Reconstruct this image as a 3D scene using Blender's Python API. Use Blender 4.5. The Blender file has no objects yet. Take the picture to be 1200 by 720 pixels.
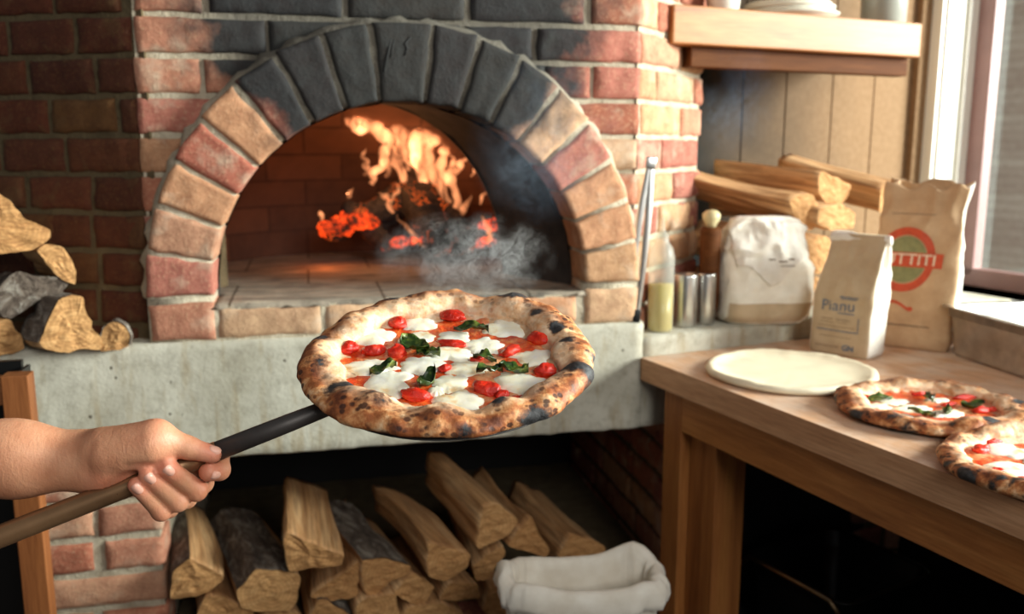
import bpy, bmesh, math, random
import numpy as np
from math import sin, cos, pi, radians, sqrt, atan2
from mathutils import Vector, Matrix

# ------------------------------------------------------------------ camera, world, lights
SC = bpy.context.scene
COL = SC.collection
F = 1053.0; PITCH = radians(10.1); H = 1.35
CAM = np.array([0, 0, H])
cd = bpy.data.cameras.new('camera'); cam = bpy.data.objects.new('camera', cd); COL.objects.link(cam)
cam.location = (0, 0, H); cam.rotation_euler = (pi/2-PITCH, 0, 0)
cd.sensor_width = 36; cd.lens = 36*F/1200; cd.clip_start = .02
cd.dof.use_dof = True; cd.dof.focus_distance = .97; cd.dof.aperture_fstop = 4.6
SC.camera = cam
SC.view_settings.view_transform = 'Standard'; SC.view_settings.look = 'None'
SC.view_settings.gamma = 1; SC.view_settings.use_curve_mapping = False
SC.view_settings.exposure = 0.14
w = bpy.data.worlds.new('sky'); SC.world = w; w.use_nodes = True
bg = w.node_tree.nodes['Background']; bg.inputs[0].default_value = (.90, .95, 1, 1); bg.inputs[1].default_value = .10
SC.cycles.volume_step_rate = 2.0
SC.cycles.use_denoising = True
def look(o, p, t):
    o.location = p; o.rotation_euler = (Vector(t)-Vector(p)).to_track_quat('-Z', 'Y').to_euler()
def area(name, p, t, sx, sy, e, col):
    l = bpy.data.lights.new(name, 'AREA'); l.shape = 'RECTANGLE'; l.size = sx; l.size_y = sy; l.energy = e; l.color = col
    o = bpy.data.objects.new(name, l); COL.objects.link(o); look(o, p, t); return o
def point(name, p, e, col, r):
    l = bpy.data.lights.new(name, 'POINT'); l.energy = e; l.color = col; l.shadow_soft_size = r
    o = bpy.data.objects.new(name, l); COL.objects.link(o); o.location = p; return o
# daylight entering through the side window, and from windows inferred behind the camera
area('window_daylight', (4.65, 1.18, 2.35), (.1, 1.45, 1.05), 1.9, 1.4, 820, (1, .98, .94))
area('outside_wall_fill', (3.2, 3.4, 2.6), (6., 3.9, 1.4), 2., 2., 160, (.93, .97, 1))  # added lamp that brightens the wall outside the window
area('front_window_daylight', (1.3, -1.2, 2.3), (.0, 1.4, .9), 1.5, 1.1, 44, (1, .98, .93))

# ------------------------------------------------------------------ projection helpers (photo pixel -> point in the room)
def ray(x, y):
    cx = (x-600)/F; cy = -(y-360)/F
    return np.array([cx, cos(PITCH)+cy*sin(PITCH), -sin(PITCH)+cy*cos(PITCH)])
def at_z(x, y, z): r = ray(x, y); return CAM+r*((z-H)/r[2])
def at_y(x, y, Y): r = ray(x, y); return CAM+r*(Y/r[1])
def on_plane(x, y, p, n): r = ray(x, y); n = np.array(n); return CAM+r*(((np.array(p)-CAM)@n)/(r@n))
AO = radians(12.6)
U = np.array([cos(AO), sin(AO), 0]); NN = np.array([-sin(AO), cos(AO), 0])
O3 = np.array([-.694, 1.68, 0])
MO = Matrix.Translation(O3) @ Matrix.Rotation(AO, 4, 'Z')
def oven(s, n, z): return O3+U*s+NN*n+np.array([0, 0, z])

# ------------------------------------------------------------------ numpy noise
def _h(ix, iy, iz, seed):
    n = (ix*374761393+iy*668265263+iz*1274126177+seed*974634777) & 0xffffffff
    n = ((n ^ (n >> 13))*1274126177) & 0xffffffff
    return ((n ^ (n >> 16)) & 0xffff)/65535.0
def noise(P, scale=1., seed=0):
    P = np.asarray(P, float)*scale
    i = np.floor(P).astype(np.int64); f = P-i; f = f*f*(3-2*f); r = 0
    for a in (0, 1):
        for b in (0, 1):
            for c in (0, 1):
                wt = (f[..., 0] if a else 1-f[..., 0])*(f[..., 1] if b else 1-f[..., 1])*(f[..., 2] if c else 1-f[..., 2])
                r = r+wt*_h(i[..., 0]+a, i[..., 1]+b, i[..., 2]+c, seed)
    return r*2-1
def fbm(P, scale=1., seed=0, o=3):
    r = 0; a = 1
    for k in range(o): r = r+a*noise(P, scale*2**k, seed+k*7); a *= .5
    return r

# ------------------------------------------------------------------ object helpers
def tag(o, label=None, cat=None, group=None, kind=None):
    if label: o['label'] = label
    if cat: o['category'] = cat
    if group: o['group'] = group
    if kind: o['kind'] = kind
    return o
def mesh(name, V, Fc, mats, parent=None, M=None, smooth=True, mi=None, cols=None, attrs=None):
    me = bpy.data.meshes.new(name)
    me.from_pydata([tuple(map(float, v)) for v in V], [], [tuple(map(int, f)) for f in Fc])
    if not isinstance(mats, (list, tuple)): mats = [mats]
    for m in mats: me.materials.append(m)
    if mi is not None: me.polygons.foreach_set('material_index', np.array(mi, dtype=np.int32))
    if smooth is True: me.polygons.foreach_set('use_smooth', np.ones(len(me.polygons), dtype=bool))
    if cols is not None:
        a = me.color_attributes.new('tint', 'FLOAT_COLOR', 'POINT'); a.data.foreach_set('color', np.array(cols, dtype=np.float32).ravel())
    for k, v in (attrs or {}).items():
        a = me.attributes.new(k, 'FLOAT', 'POINT'); a.data.foreach_set('value', np.array(v, dtype=np.float32))
    me.update(); me.validate()
    if smooth == 'auto': me.shade_auto_smooth = None if False else None
    o = bpy.data.objects.new(name, me); COL.objects.link(o)
    if parent is not None: o.parent = parent
    if M is not None: o.matrix_world = M
    return o
def empty(name, M, label, cat, group=None):
    o = bpy.data.objects.new(name, None); COL.objects.link(o); o.matrix_world = M; o.empty_display_size = .05
    return tag(o, label, cat, group)
def frame(o, x, z=(0, 0, 1)):
    x = Vector(x).normalized(); z = Vector(z); y = z.cross(x).normalized(); z = x.cross(y)
    M = Matrix.Identity(4)
    for r in range(3): M[r][0] = x[r]; M[r][1] = y[r]; M[r][2] = z[r]; M[r][3] = float(o[r])
    return M
def loc(M, P):
    Mi = M.inverted()
    return np.array([Mi @ Vector(p) for p in P])
class MB:
    def __init__(s): s.V = []; s.F = []; s.m = []; s.c = []
    def add(s, V, Fc, mi=0, col=None):
        b = len(s.V); s.V += [tuple(v) for v in V]; s.F += [tuple(i+b for i in f) for f in Fc]; s.m += [mi]*len(Fc)
        if col is not None: s.c += [tuple(col)+(1,)]*len(V)
    def box(s, a, b, mi=0, col=None, bev=0.0):
        x0, y0, z0 = a; x1, y1, z1 = b
        bm = bmesh.new(); bmesh.ops.create_cube(bm, size=1)
        for v in bm.verts: v.co = ((x0+x1)/2+v.co.x*(x1-x0), (y0+y1)/2+v.co.y*(y1-y0), (z0+z1)/2+v.co.z*(z1-z0))
        if bev: bmesh.ops.bevel(bm, geom=list(bm.edges), offset=bev, segments=2, profile=.6, affect='EDGES')
        bm.verts.index_update()
        s.add([v.co[:] for v in bm.verts], [[v.index for v in f.verts] for f in bm.faces], mi, col); bm.free()
    def tube(s, pts, rad, n=12, mi=0, col=None, sq=None):
        pts = [Vector(p) for p in pts]; R = []
        if not hasattr(rad, '__len__'): rad = [rad]*len(pts)
        up = None
        for i, p in enumerate(pts):
            t = (pts[min(i+1, len(pts)-1)]-pts[max(i-1, 0)]).normalized()
            if up is None: up = Vector((0, 0, 1)) if abs(t.z) < .9 else Vector((1, 0, 0))
            a = t.cross(up).normalized(); up = a.cross(t).normalized()
            R += [p+(a*cos(2*pi*k/n)+up*sin(2*pi*k/n)*(sq or 1))*rad[i] for k in range(n)]
        Fc = [(i*n+k, i*n+(k+1) % n, (i+1)*n+(k+1) % n, (i+1)*n+k) for i in range(len(pts)-1) for k in range(n)]
        Fc += [tuple(range(n))[::-1], tuple((len(pts)-1)*n+k for k in range(n))]
        Fc = [f[::-1] for f in Fc]
        s.add([v[:] for v in R], Fc, mi, col)
    def lathe(s, prof, n=40, c=(0, 0, 0), mi=0, col=None):
        V = []; Fc = []
        for r, z in prof: V += [(c[0]+r*cos(2*pi*k/n), c[1]+r*sin(2*pi*k/n), c[2]+z) for k in range(n)]
        for i in range(len(prof)-1): Fc += [(i*n+k, i*n+(k+1) % n, (i+1)*n+(k+1) % n, (i+1)*n+k) for k in range(n)]
        s.add(V, Fc, mi, col)
    def obj(s, name, mats, parent=None, M=None, smooth=True, **k):
        return mesh(name, s.V, s.F, mats, parent, M, smooth, s.m, cols=s.c if s.c else None, **k)
def grid_faces(nx, ny, closex=False, b=0):
    Fc = []
    for j in range(ny-1):
        for i in range(nx if closex else nx-1):
            i2 = (i+1) % nx
            Fc.append((b+j*nx+i, b+j*nx+i2, b+(j+1)*nx+i2, b+(j+1)*nx+i))
    return Fc

# ------------------------------------------------------------------ material helpers
def srgb(r, g, b):
    f = lambda c: (c/255/12.92) if c/255 <= .04045 else ((c/255+.055)/1.055)**2.4
    return (f(r), f(g), f(b), 1)
class NT:
    def __init__(s, name):
        s.mat = bpy.data.materials.new(name); s.mat.use_nodes = True; s.t = s.mat.node_tree; s.t.nodes.clear()
        s.out = s.t.nodes.new('ShaderNodeOutputMaterial')
    def n(s, typ, props=None, **inp):
        nd = s.t.nodes.new('ShaderNode'+typ)
        for k, v in (props or {}).items(): setattr(nd, k, v)
        for k, v in inp.items():
            sk = nd.inputs[int(k[1:])] if k[0] == 'i' and k[1:].isdigit() else nd.inputs[k.replace('_', ' ')]
            s.set(sk, v)
        return nd
    def set(s, sk, v):
        if isinstance(v, bpy.types.NodeSocket): s.t.links.new(v, sk)
        elif isinstance(v, bpy.types.Node): s.t.links.new(v.outputs[0], sk)
        else: sk.default_value = v
    def coord(s, scale=(1, 1, 1), rot=(0, 0, 0)):
        c = s.n('TexCoord'); m = s.n('Mapping'); s.set(m.inputs['Vector'], c.outputs['Object'])
        m.inputs['Scale'].default_value = scale; m.inputs['Rotation'].default_value = rot; return m.outputs[0]
    def noise(s, vec, scale, detail=4, rough=.55, dist=0.):
        return s.n('TexNoise', Vector=vec, Scale=scale, Detail=detail, Roughness=rough, Distortion=dist).outputs[0]
    def ramp(s, fac, *stops, interp='LINEAR'):
        r = s.n('ValToRGB'); s.set(r.inputs[0], fac); e = r.color_ramp; e.interpolation = interp
        while len(e.elements) < len(stops): e.elements.new(.5)
        for el, (p, c) in zip(e.elements, stops):
            el.position = p; el.color = c if hasattr(c, '__len__') else (c, c, c, 1)
        return r.outputs[0]
    def mix(s, fac, a, b, mode='MIX'):
        m = s.n('Mix', {'data_type': 'RGBA', 'blend_type': mode}); s.set(m.inputs[0], fac); s.set(m.inputs[6], a); s.set(m.inputs[7], b)
        return m.outputs[2]
    def math(s, op, a, b=0., clamp=False):
        m = s.n('Math', {'operation': op, 'use_clamp': clamp}); s.set(m.inputs[0], a); s.set(m.inputs[1], b); return m.outputs[0]
    def bump(s, h, strength=.5, dist=.002, normal=None):
        b = s.n('Bump', Height=h, Strength=strength, Distance=dist)
        if normal is not None: s.set(b.inputs['Normal'], normal)
        return b.outputs[0]
    def bsdf(s, color, rough=.7, normal=None, **k):
        b = s.n('BsdfPrincipled'); s.set(b.inputs['Base Color'], color); s.set(b.inputs['Roughness'], rough)
        if normal is not None: s.set(b.inputs['Normal'], normal)
        for a, v in k.items(): s.set(b.inputs[a.replace('_', ' ')], v)
        s.t.links.new(b.outputs[0], s.out.inputs[0]); return b
    def done(s): return s.mat

def m_simple(name, col, rough=.6, bumps=0, scale=200, var=.12, **k):
    t = NT(name); c = t.coord(); nz = t.noise(c, scale*.15, 3)
    dk = tuple(x*(1-var) for x in col[:3])+(1,); lt = tuple(min(1, x*(1+var)) for x in col[:3])+(1,)
    nm = t.bump(t.noise(c, scale), bumps, .001) if bumps else None
    t.bsdf(t.ramp(nz, (.3, dk), (.7, lt)), rough, nm, **k); return t.done()
def m_brick(name, soot=None, dim=1.):
    t = NT(name); c = t.coord()
    a = t.n('Attribute', {'attribute_name': 'tint'}).outputs[0]
    n1 = t.noise(c, 38, 5, .65); n2 = t.noise(c, 160, 4, .7); n3 = t.noise(c, 14, 3)
    col = t.mix(t.ramp(n1, (.35, 0), (.68, .75)), a, t.mix(1., a, (.55, .45, .42, 1), 'MULTIPLY'))
    col = t.mix(t.ramp(n2, (.52, 0), (.75, .55)), col, srgb(214, 178, 140))
    col = t.mix(t.math('MULTIPLY', t.ramp(n3, (.54, 0), (.70, .8)), t.ramp(n1, (.35, .1), (.6, 1))), col, srgb(204, 180, 154))
    if dim < 1: col = t.mix(1., col, (dim*.80, dim*.60, dim*.30, 1), 'MULTIPLY')  # brown tint that also puts the left wall's shade into the brick
    if soot:
        sx = t.n('SeparateXYZ', Vector=c)
        dx = t.math('DIVIDE', t.math('SUBTRACT', sx.outputs[0], soot[0]), soot[2]); dz = t.math('DIVIDE', t.math('SUBTRACT', sx.outputs[2], soot[1]), soot[3])
        d = t.math('SQRT', t.math('ADD', t.math('MULTIPLY', dx, dx), t.math('MULTIPLY', dz, dz)))
        d = t.math('ADD', d, t.math('MULTIPLY', t.math('SUBTRACT', t.noise(c, 9, 4), .5), .7))
        col = t.mix(t.ramp(d, (.80, .975), (1.12, 0)), col, t.ramp(n1, (.3, (.006, .008, .009, 1)), (.7, (.019, .024, .025, 1))))
    h = t.math('ADD', n2, t.math('MULTIPLY', n1, 1.6))
    t.bsdf(col, .9, t.bump(h, .55, .003)); return t.done()
def m_mortar(name, c1, c2, soot=None):
    t = NT(name); c = t.coord(); n1 = t.noise(c, 25, 5); n2 = t.noise(c, 260, 4, .7)
    col = t.mix(t.ramp(n1, (.3, 0), (.7, 1)), c1, c2)
    if soot:
        sx = t.n('SeparateXYZ', Vector=c)
        dx = t.math('DIVIDE', t.math('SUBTRACT', sx.outputs[0], soot[0]), soot[2]); dz = t.math('DIVIDE', t.math('SUBTRACT', sx.outputs[2], soot[1]), soot[3])
        d = t.math('SQRT', t.math('ADD', t.math('MULTIPLY', dx, dx), t.math('MULTIPLY', dz, dz)))
        col = t.mix(t.ramp(d, (.7, .8), (1.15, 0)), col, (.05, .047, .042, 1))
    t.bsdf(col, .95, t.bump(t.math('ADD', n2, t.math('MULTIPLY', t.noise(c, 70), 2.)), .8, .004)); return t.done()
def m_concrete():
    t = NT('rough_cast_concrete'); c = t.coord()
    n1 = t.noise(c, 5, 5, .6); n2 = t.noise(c, 40, 5, .65); n3 = t.noise(t.coord((6, 6, 1.2)), 6, 4)
    col = t.mix(t.ramp(n1, (.35, 0), (.65, 1)), srgb(166, 160, 142), srgb(200, 196, 180))
    col = t.mix(t.ramp(n3, (.52, 0), (.72, .6)), col, srgb(150, 128, 88))
    col = t.mix(t.ramp(n2, (.3, .35), (.5, 0)), col, srgb(120, 112, 95))
    v = t.n('TexVoronoi', Vector=c, Scale=32.).outputs[0]
    pit = t.math('MULTIPLY', t.ramp(v, (.06, 1), (.15, 0)), t.ramp(t.noise(c, 11, 2), (.52, 0), (.57, 1)))
    col = t.mix(pit, col, srgb(80, 72, 56))
    h = t.math('SUBTRACT', t.math('ADD', t.math('MULTIPLY', n2, .8), t.noise(c, 150, 3)), t.math('MULTIPLY', pit, 1.5))
    t.bsdf(col, .88, t.bump(h, .28, .003)); return t.done()
def m_wood(name, c1, c2, c3, axis=0, sc=1., rough=.5, flour=0., knots=0., spec=.4):
    t = NT(name); s = [16*sc]*3; s[axis] = 1.1*sc; c = t.coord(tuple(s)); cf = t.coord(tuple(x*7 for x in s))
    n1 = t.noise(c, 1.6, 5, .6, .8); n2 = t.noise(cf, 2., 4, .6)
    col = t.ramp(n1, (.28, c1), (.5, c2), (.72, c3))
    col = t.mix(t.ramp(n2, (.35, .45), (.6, 0)), col, t.mix(1., col, (.55, .45, .35, 1), 'MULTIPLY'))
    h = n2
    if knots:
        s2 = [7.]*3; s2[axis] = 3.6
        v = t.n('TexVoronoi', Vector=t.coord(tuple(s2)), Scale=1.5).outputs[0]
        col = t.mix(t.ramp(v, (.035, 1), (.085, 0)), col, srgb(92, 52, 26))
    if flour:
        sp = t.n('SeparateXYZ', Vector=t.n('NewGeometry').outputs['Normal']).outputs[2]
        f = t.math('MULTIPLY', t.ramp(t.noise(t.coord(), 9, 6, .65), (.42, .10), (.72, flour)), t.ramp(sp, (.9, 0), (.99, 1)))
        col = t.mix(f, col, srgb(226, 214, 200))
    t.bsdf(col, rough, t.bump(h, .25, .0015), Specular_IOR_Level=spec); return t.done()
SOOT = (.50, 1.62, .45, .33)
M = {}
M['brick'] = m_brick('weathered_red_brick', SOOT)
M['brick_plain'] = m_brick('dull_red_brick'); M['brick_brown'] = m_brick('shaded_brown_brick', None, .34)
M['mortar'] = m_mortar('lime_mortar', srgb(172, 158, 134), srgb(206, 194, 170), SOOT)
M['mortar_dark'] = m_mortar('old_brown_mortar', srgb(88, 74, 50), srgb(112, 96, 68))
M['concrete'] = m_concrete()
M['table'] = m_wood('oak_worktop', srgb(186, 134, 94), srgb(212, 162, 120), srgb(224, 178, 138), 1, 1., .5, .75)
M['table_side'] = m_wood('oiled_oak', srgb(140, 84, 38), srgb(174, 112, 56), srgb(192, 132, 72), 1, 1., .5)
M['leg'] = m_wood('oiled_oak_upright', srgb(126, 72, 32), srgb(160, 100, 50), srgb(178, 118, 60), 2, 1., .55)
M['pine'] = m_wood('knotty_pine', srgb(150, 94, 50), srgb(180, 122, 70), srgb(196, 142, 90), 0, .8, .5, 0, 1.)
M['cleat'] = m_wood('dark_pine', srgb(70, 38, 18), srgb(92, 54, 26), srgb(104, 62, 32), 0, .8, .7, spec=.1)  # dark wood, deepened with the shadow under the shelf
M['door_wood'] = m_wood('brown_door_wood', srgb(110, 62, 30), srgb(140, 84, 44), srgb(152, 96, 54), 2, 1., .5)
def m_log():
    t = NT('split_wood'); c = t.coord((2.2, 34, 34)); n1 = t.noise(c, 1.2, 5, .6, .4); n2 = t.noise(t.coord((6, 160, 160)), 1.2, 3)
    oi = t.n('ObjectInfo').outputs['Random']
    col = t.ramp(n1, (.25, srgb(124, 80, 44)), (.45, srgb(200, 152, 100)), (.75, srgb(234, 198, 148)))
    col = t.mix(t.ramp(n2, (.4, .5), (.55, 0)), col, srgb(120, 80, 48))
    col = t.mix(t.math('MULTIPLY', oi, .45), col, t.mix(1., col, (.72, .55, .42, 1), 'MULTIPLY'))
    t.bsdf(col, .8, t.bump(t.math('ADD', n1, t.math('MULTIPLY', n2, .4)), .8, .006)); return t.done()
def m_logend():
    t = NT('cut_wood_end'); c = t.coord((1, 1, 1)); n1 = t.noise(t.coord((5, 18, 60)), 2, 5, .6, 1.); n2 = t.noise(c, 160, 3)
    oi = t.n('ObjectInfo').outputs['Random']
    col = t.ramp(n1, (.25, srgb(144, 98, 56)), (.5, srgb(200, 152, 96)), (.75, srgb(222, 178, 122)))
    wv = t.n('TexWave', {'wave_type': 'RINGS', 'rings_direction': 'X'}, Vector=c, Scale=42., Distortion=5., Detail=2.).outputs[0]
    col = t.mix(t.math('MULTIPLY', wv, .35), col, srgb(150, 104, 62))
    col = t.mix(t.math('MULTIPLY', oi, .4), col, t.mix(1., col, (.75, .6, .45, 1), 'MULTIPLY'))
    t.bsdf(col, .85, t.bump(t.math('ADD', n1, t.math('MULTIPLY', n2, .6)), .6, .003)); return t.done()
def m_bark():
    t = NT('grey_bark'); c = t.coord((12, 30, 30)); n1 = t.noise(c, 1.5, 6, .7, .6)
    col = t.ramp(n1, (.3, srgb(48, 36, 28)), (.5, srgb(104, 90, 78)), (.62, srgb(150, 142, 130)), (.8, srgb(120, 84, 56)))
    t.bsdf(col, .9, t.bump(n1, 1., .01)); return t.done()
def m_char():
    t = NT('burning_log'); c = t.coord(); v = t.n('TexVoronoi', {'feature': 'DISTANCE_TO_EDGE'}, Vector=c, Scale=60.).outputs[0]
    n1 = t.noise(c, 60, 5); n2 = t.noise(c, 14, 3)
    g = t.math('MULTIPLY', t.ramp(v, (.0, 1), (.05, 0)), t.ramp(n2, (.56, 0), (.66, 1)))
    sx = t.n('SeparateXYZ', Vector=t.n('NewGeometry').outputs['Position']).outputs[2]
    col = t.ramp(n1, (.3, (.008, .007, .007, 1)), (.7, (.05, .04, .036, 1)))
    b = t.bsdf(col, .9, t.bump(t.math('ADD', n1, v), 1., .008)); t.set(b.inputs['Emission Color'], (1, .13, .015, 1))
    t.set(b.inputs['Emission Strength'], t.math('MULTIPLY', g, 1.6)); return t.done()
def m_ember():
    t = NT('glowing_embers'); c = t.coord(); n1 = t.noise(c, 32, 5, .75); col = t.ramp(n1, (.42, (.02, .004, .002, 1)), (.56, (1, .06, .006, 1)), (.8, (1, .26, .05, 1)))
    b = t.bsdf((.02, .015, .012, 1), .9, t.bump(n1, 1., .01)); t.set(b.inputs['Emission Color'], col); t.set(b.inputs['Emission Strength'], 1.35); return t.done()
def m_flame():
    t = NT('fire'); c = t.coord(); n = t.noise(t.coord((1, 1, .35)), 28, 3, .6, .6)
    e = t.n('Emission', Color=(1, .34, .13, 1), Strength=t.math('MULTIPLY', t.ramp(n, (.38, .10), (.62, 1.)), 92.))
    t.t.links.new(e.outputs[0], t.out.inputs['Volume']); return t.done()
def m_lining(name, c1, c2, bricks=True):
    t = NT(name); c = t.coord(); n = t.noise(c, 20, 4); col = t.ramp(n, (.3, c1), (.7, c2)); h = n
    if bricks:
        br = t.n('TexBrick', Vector=t.coord((1, 1, 1), (pi/2, 0, 0)), Scale=1., Mortar_Size=.004, Brick_Width=.2, Row_Height=.07,
                 Color1=c2, Color2=c1, Mortar=tuple(x*.65 for x in c1[:3])+(1,))
        col = t.mix(.6, col, br.outputs[0])
    t.bsdf(col, .9, t.bump(h, .5, .004)); return t.done()
M['log'] = m_log(); M['logend'] = m_logend(); M['bark'] = m_bark(); M['char'] = m_char(); M['ember'] = m_ember(); M['flame'] = m_flame()
M['lining'] = m_lining('sooty_vault_brick', (.020, .021, .021, 1), (.052, .046, .040, 1), False)
M['dome'] = m_lining('fire_brick_dome', srgb(70, 46, 36), srgb(104, 70, 52))
def m_hearth():
    t = NT('worn_hearth_stone'); c = t.coord(); n = t.noise(t.coord((1.5, 6, 1)), 8, 5, .6); n2 = t.noise(c, 90, 4)
    col = t.ramp(n, (.3, srgb(84, 76, 66)), (.5, srgb(140, 128, 112)), (.7, srgb(168, 154, 134)))
    br = t.n('TexBrick', Vector=c, Scale=1., Mortar_Size=.003, Brick_Width=.30, Row_Height=.24, Color1=(1, 1, 1, 1), Color2=(.8, .8, .8, 1), Mortar=(.35, .3, .25, 1)).outputs[0]
    t.bsdf(t.mix(1., col, br, 'MULTIPLY'), .85, t.bump(t.math('ADD', n, n2), .5, .004)); return t.done()
M['hearth'] = m_hearth()
def m_metal(name, col, rough, n=.1, ax=2, bump=.1, met=1.):
    t = NT(name); s = [60]*3; s[ax] = 3; c = t.coord(tuple(s)); z = t.noise(c, 3, 4); z2 = t.noise(t.coord(), 30, 4)
    t.bsdf(t.mix(t.ramp(z2, (.35, 0), (.7, 1)), col, tuple(x*.7 for x in col[:3])+(1,)), t.math('ADD', rough-.05, t.math('MULTIPLY', z2, n)), t.bump(z, bump, .0004), Metallic=met); return t.done()
M['steel'] = m_metal('brushed_steel', (.66, .65, .62, 1), .30)
M['peel'] = m_metal('worn_bronze_steel', (.36, .20, .10, 1), .28, .15, 0, .12, .72)
M['peel_dark'] = m_metal('blackened_steel', (.09, .08, .075, 1), .42, .2, 0, .15, .5)
M['paint'] = m_simple('white_gloss_paint', srgb(236, 234, 224), .35, .05, 40, .03)
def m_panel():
    t = NT('beige_paint_with_shade'); c = t.coord(); n = t.noise(c, 60, 3); sx = t.n('SeparateXYZ', Vector=c).outputs[0]
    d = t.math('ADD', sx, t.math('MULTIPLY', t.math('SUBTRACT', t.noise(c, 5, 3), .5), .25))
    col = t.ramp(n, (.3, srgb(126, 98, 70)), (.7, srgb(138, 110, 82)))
    t.bsdf(t.mix(t.ramp(d, (.30, 1), (.88, 0)), col, (.010, .012, .012, 1)), .75, t.bump(n, .1, .001), Specular_IOR_Level=.1); return t.done()  # shade at the alcove's left end painted into the wall colour
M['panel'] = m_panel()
M['plaster'] = m_simple('pale_plaster', srgb(206, 198, 182), .8, .2, 90, .05)
M['sash'] = m_simple('mauve_brown_sash_paint', srgb(150, 116, 112), .45, .1, 60, .1)
M['floor'] = m_simple('dark_floor_tile', srgb(74, 62, 52), .6, .2, 50, .2)
M['black'] = m_simple('black_enamel_and_shade', (.006, .006, .006, 1), .35, .1, 50, .1)
M['shade'] = m_simple('shade_black', (.008, .008, .008, 1), .8)  # near-black colour standing in for deep shade
M['dough'] = m_simple('raw_dough', srgb(238, 226, 196), .65, .4, 120, .05, Subsurface_Weight=.0)
M['ceramic'] = m_simple('white_glazed_ceramic', srgb(232, 228, 214), .2, 0, 30, .03)
M['grey_ceramic'] = m_simple('grey_glazed_stoneware', srgb(150, 150, 140), .3, 0, 30, .08)
def m_cloth(name, c1, c2, sc=900, trans=0.):
    t = NT(name); c = t.coord(); n = t.noise(c, 22, 4); wv = t.noise(c, sc, 2)
    t.bsdf(t.ramp(n, (.3, c1), (.7, c2)), .9, t.bump(t.math('ADD', wv, t.math('MULTIPLY', n, 2.)), .35, .002), Sheen_Weight=.2); return t.done()
M['linen'] = m_cloth('off_white_cotton_sack', srgb(224, 214, 196), srgb(244, 238, 224))
M['white_paper'] = m_cloth('white_flour_paper', srgb(216, 206, 190), srgb(238, 232, 222), 120)
M['tan_paper'] = m_cloth('tan_flour_paper', srgb(178, 154, 122), srgb(196, 174, 142), 120)
M['kraft'] = m_cloth('brown_kraft_paper', srgb(180, 144, 106), srgb(202, 168, 130), 120)
def m_flat(name, col): 
    t = NT(name); n = t.noise(t.coord(), 90, 3); t.bsdf(t.ramp(n, (.35, tuple(x*.8 for x in col[:3])+(1,)), (.6, col)), .7); return t.done()
M['ink_blue'] = m_flat('faded_blue_ink', srgb(84, 104, 128)); M['ink_red'] = m_flat('red_ink', srgb(200, 78, 44)); M['ink_green'] = m_flat('olive_ink', srgb(138, 138, 92))
M['ink_cream'] = m_flat('cream_ink', srgb(232, 206, 178)); M['ink_brown'] = m_flat('brown_ink', srgb(128, 104, 80))
def m_skin():
    t = NT('skin'); c = t.coord(); n = t.noise(c, 26, 4); n2 = t.noise(c, 420, 3, .6); n3 = t.noise(t.coord((30, 12, 12)), 5, 4, .6, 1.)
    a = t.n('Attribute', {'attribute_name': 'pink'}).outputs['Fac']
    col = t.ramp(n, (.3, srgb(196, 132, 98)), (.7, srgb(218, 160, 124)))
    col = t.mix(a, col, t.ramp(n, (.3, srgb(218, 118, 92)), (.7, srgb(236, 160, 132))))
    t.bsdf(col, .48, t.bump(t.math('ADD', n2, t.math('MULTIPLY', n3, 1.6)), .4, .0009), Subsurface_Weight=.12, Subsurface_Radius=(.01, .004, .002), Specular_IOR_Level=.4); return t.done()
M['skin'] = m_skin()
M['nail'] = m_simple('fingernail', srgb(234, 176, 154), .3)

# ------------------------------------------------------------------ brick building
rnd = random.Random(7)
PAL = [srgb(*c) for c in ((176, 106, 80), (170, 98, 78), (188, 120, 92), (196, 134, 106), (168, 98, 82), (202, 150, 118), (186, 116, 98))]
def brick(mb, fn, lx, lz, col, nx=None, nz=6, depth=.09, rough=.0022, rd=.007):
    """front face of one brick: fn(a,b,d) maps metres along, up and outward to a point"""
    nx = nx or max(6, int(lx/.012)); sd = rnd.random()*50
    a = np.linspace(0, 1, nx); b = np.linspace(0, 1, nz)
    a = np.concatenate([[0], a[:1]+.003/lx, a[1:-1], a[-1:]-.003/lx, [1]]); b = np.concatenate([[0], b[:1]+.003/lz, b[1:-1], b[-1:]-.003/lz, [1]])
    A, B = np.meshgrid(a, b); x = A*lx; z = B*lz
    P = np.stack([x+sd, z, np.full_like(x, sd)], -1)
    ed = np.minimum(np.minimum(x, lx-x), np.minimum(z, lz-z))
    dis = noise(P, 60, 3)*rough+noise(P, 160, 5)*rough*.5
    out = dis-rd*np.clip(1-ed/rd, 0, 1)**2
    jx = noise(P, 40, 9)*.003*(np.abs(A-.5) > .42); jz = noise(P, 40, 11)*.0028*(np.abs(B-.5) > .42)
    n1, n0 = A.shape[1], A.shape[0]
    V = [fn(float(x[j, i]+jx[j, i]), float(z[j, i]+jz[j, i]), float(out[j, i])) for j in range(n0) for i in range(n1)]
    Fc = grid_faces(n1, n0)
    loop = [i for i in range(n1)]+[j*n1+n1-1 for j in range(1, n0)]+[(n0-1)*n1+i for i in range(n1-2, -1, -1)]+[j*n1 for j in range(n0-2, 0, -1)]
    base = len(V); xs, zs = x.ravel(), z.ravel()
    V += [fn(float(xs[k]), float(zs[k]), -depth) for k in loop]
    L = len(loop); Fc += [(loop[k], base+k, base+(k+1) % L, loop[(k+1) % L]) for k in range(L)]
    mb.add(V, Fc, 0, col[:3])
def pick(dark=0., tan=0.):
    c = rnd.choice(PAL)
    if rnd.random() < tan: c = rnd.choice([srgb(206, 160, 118), srgb(198, 146, 108), srgb(210, 170, 132)])
    k = rnd.uniform(.82, 1.08)*(1-dark*rnd.random()); return tuple(x*k for x in c[:3])
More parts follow.
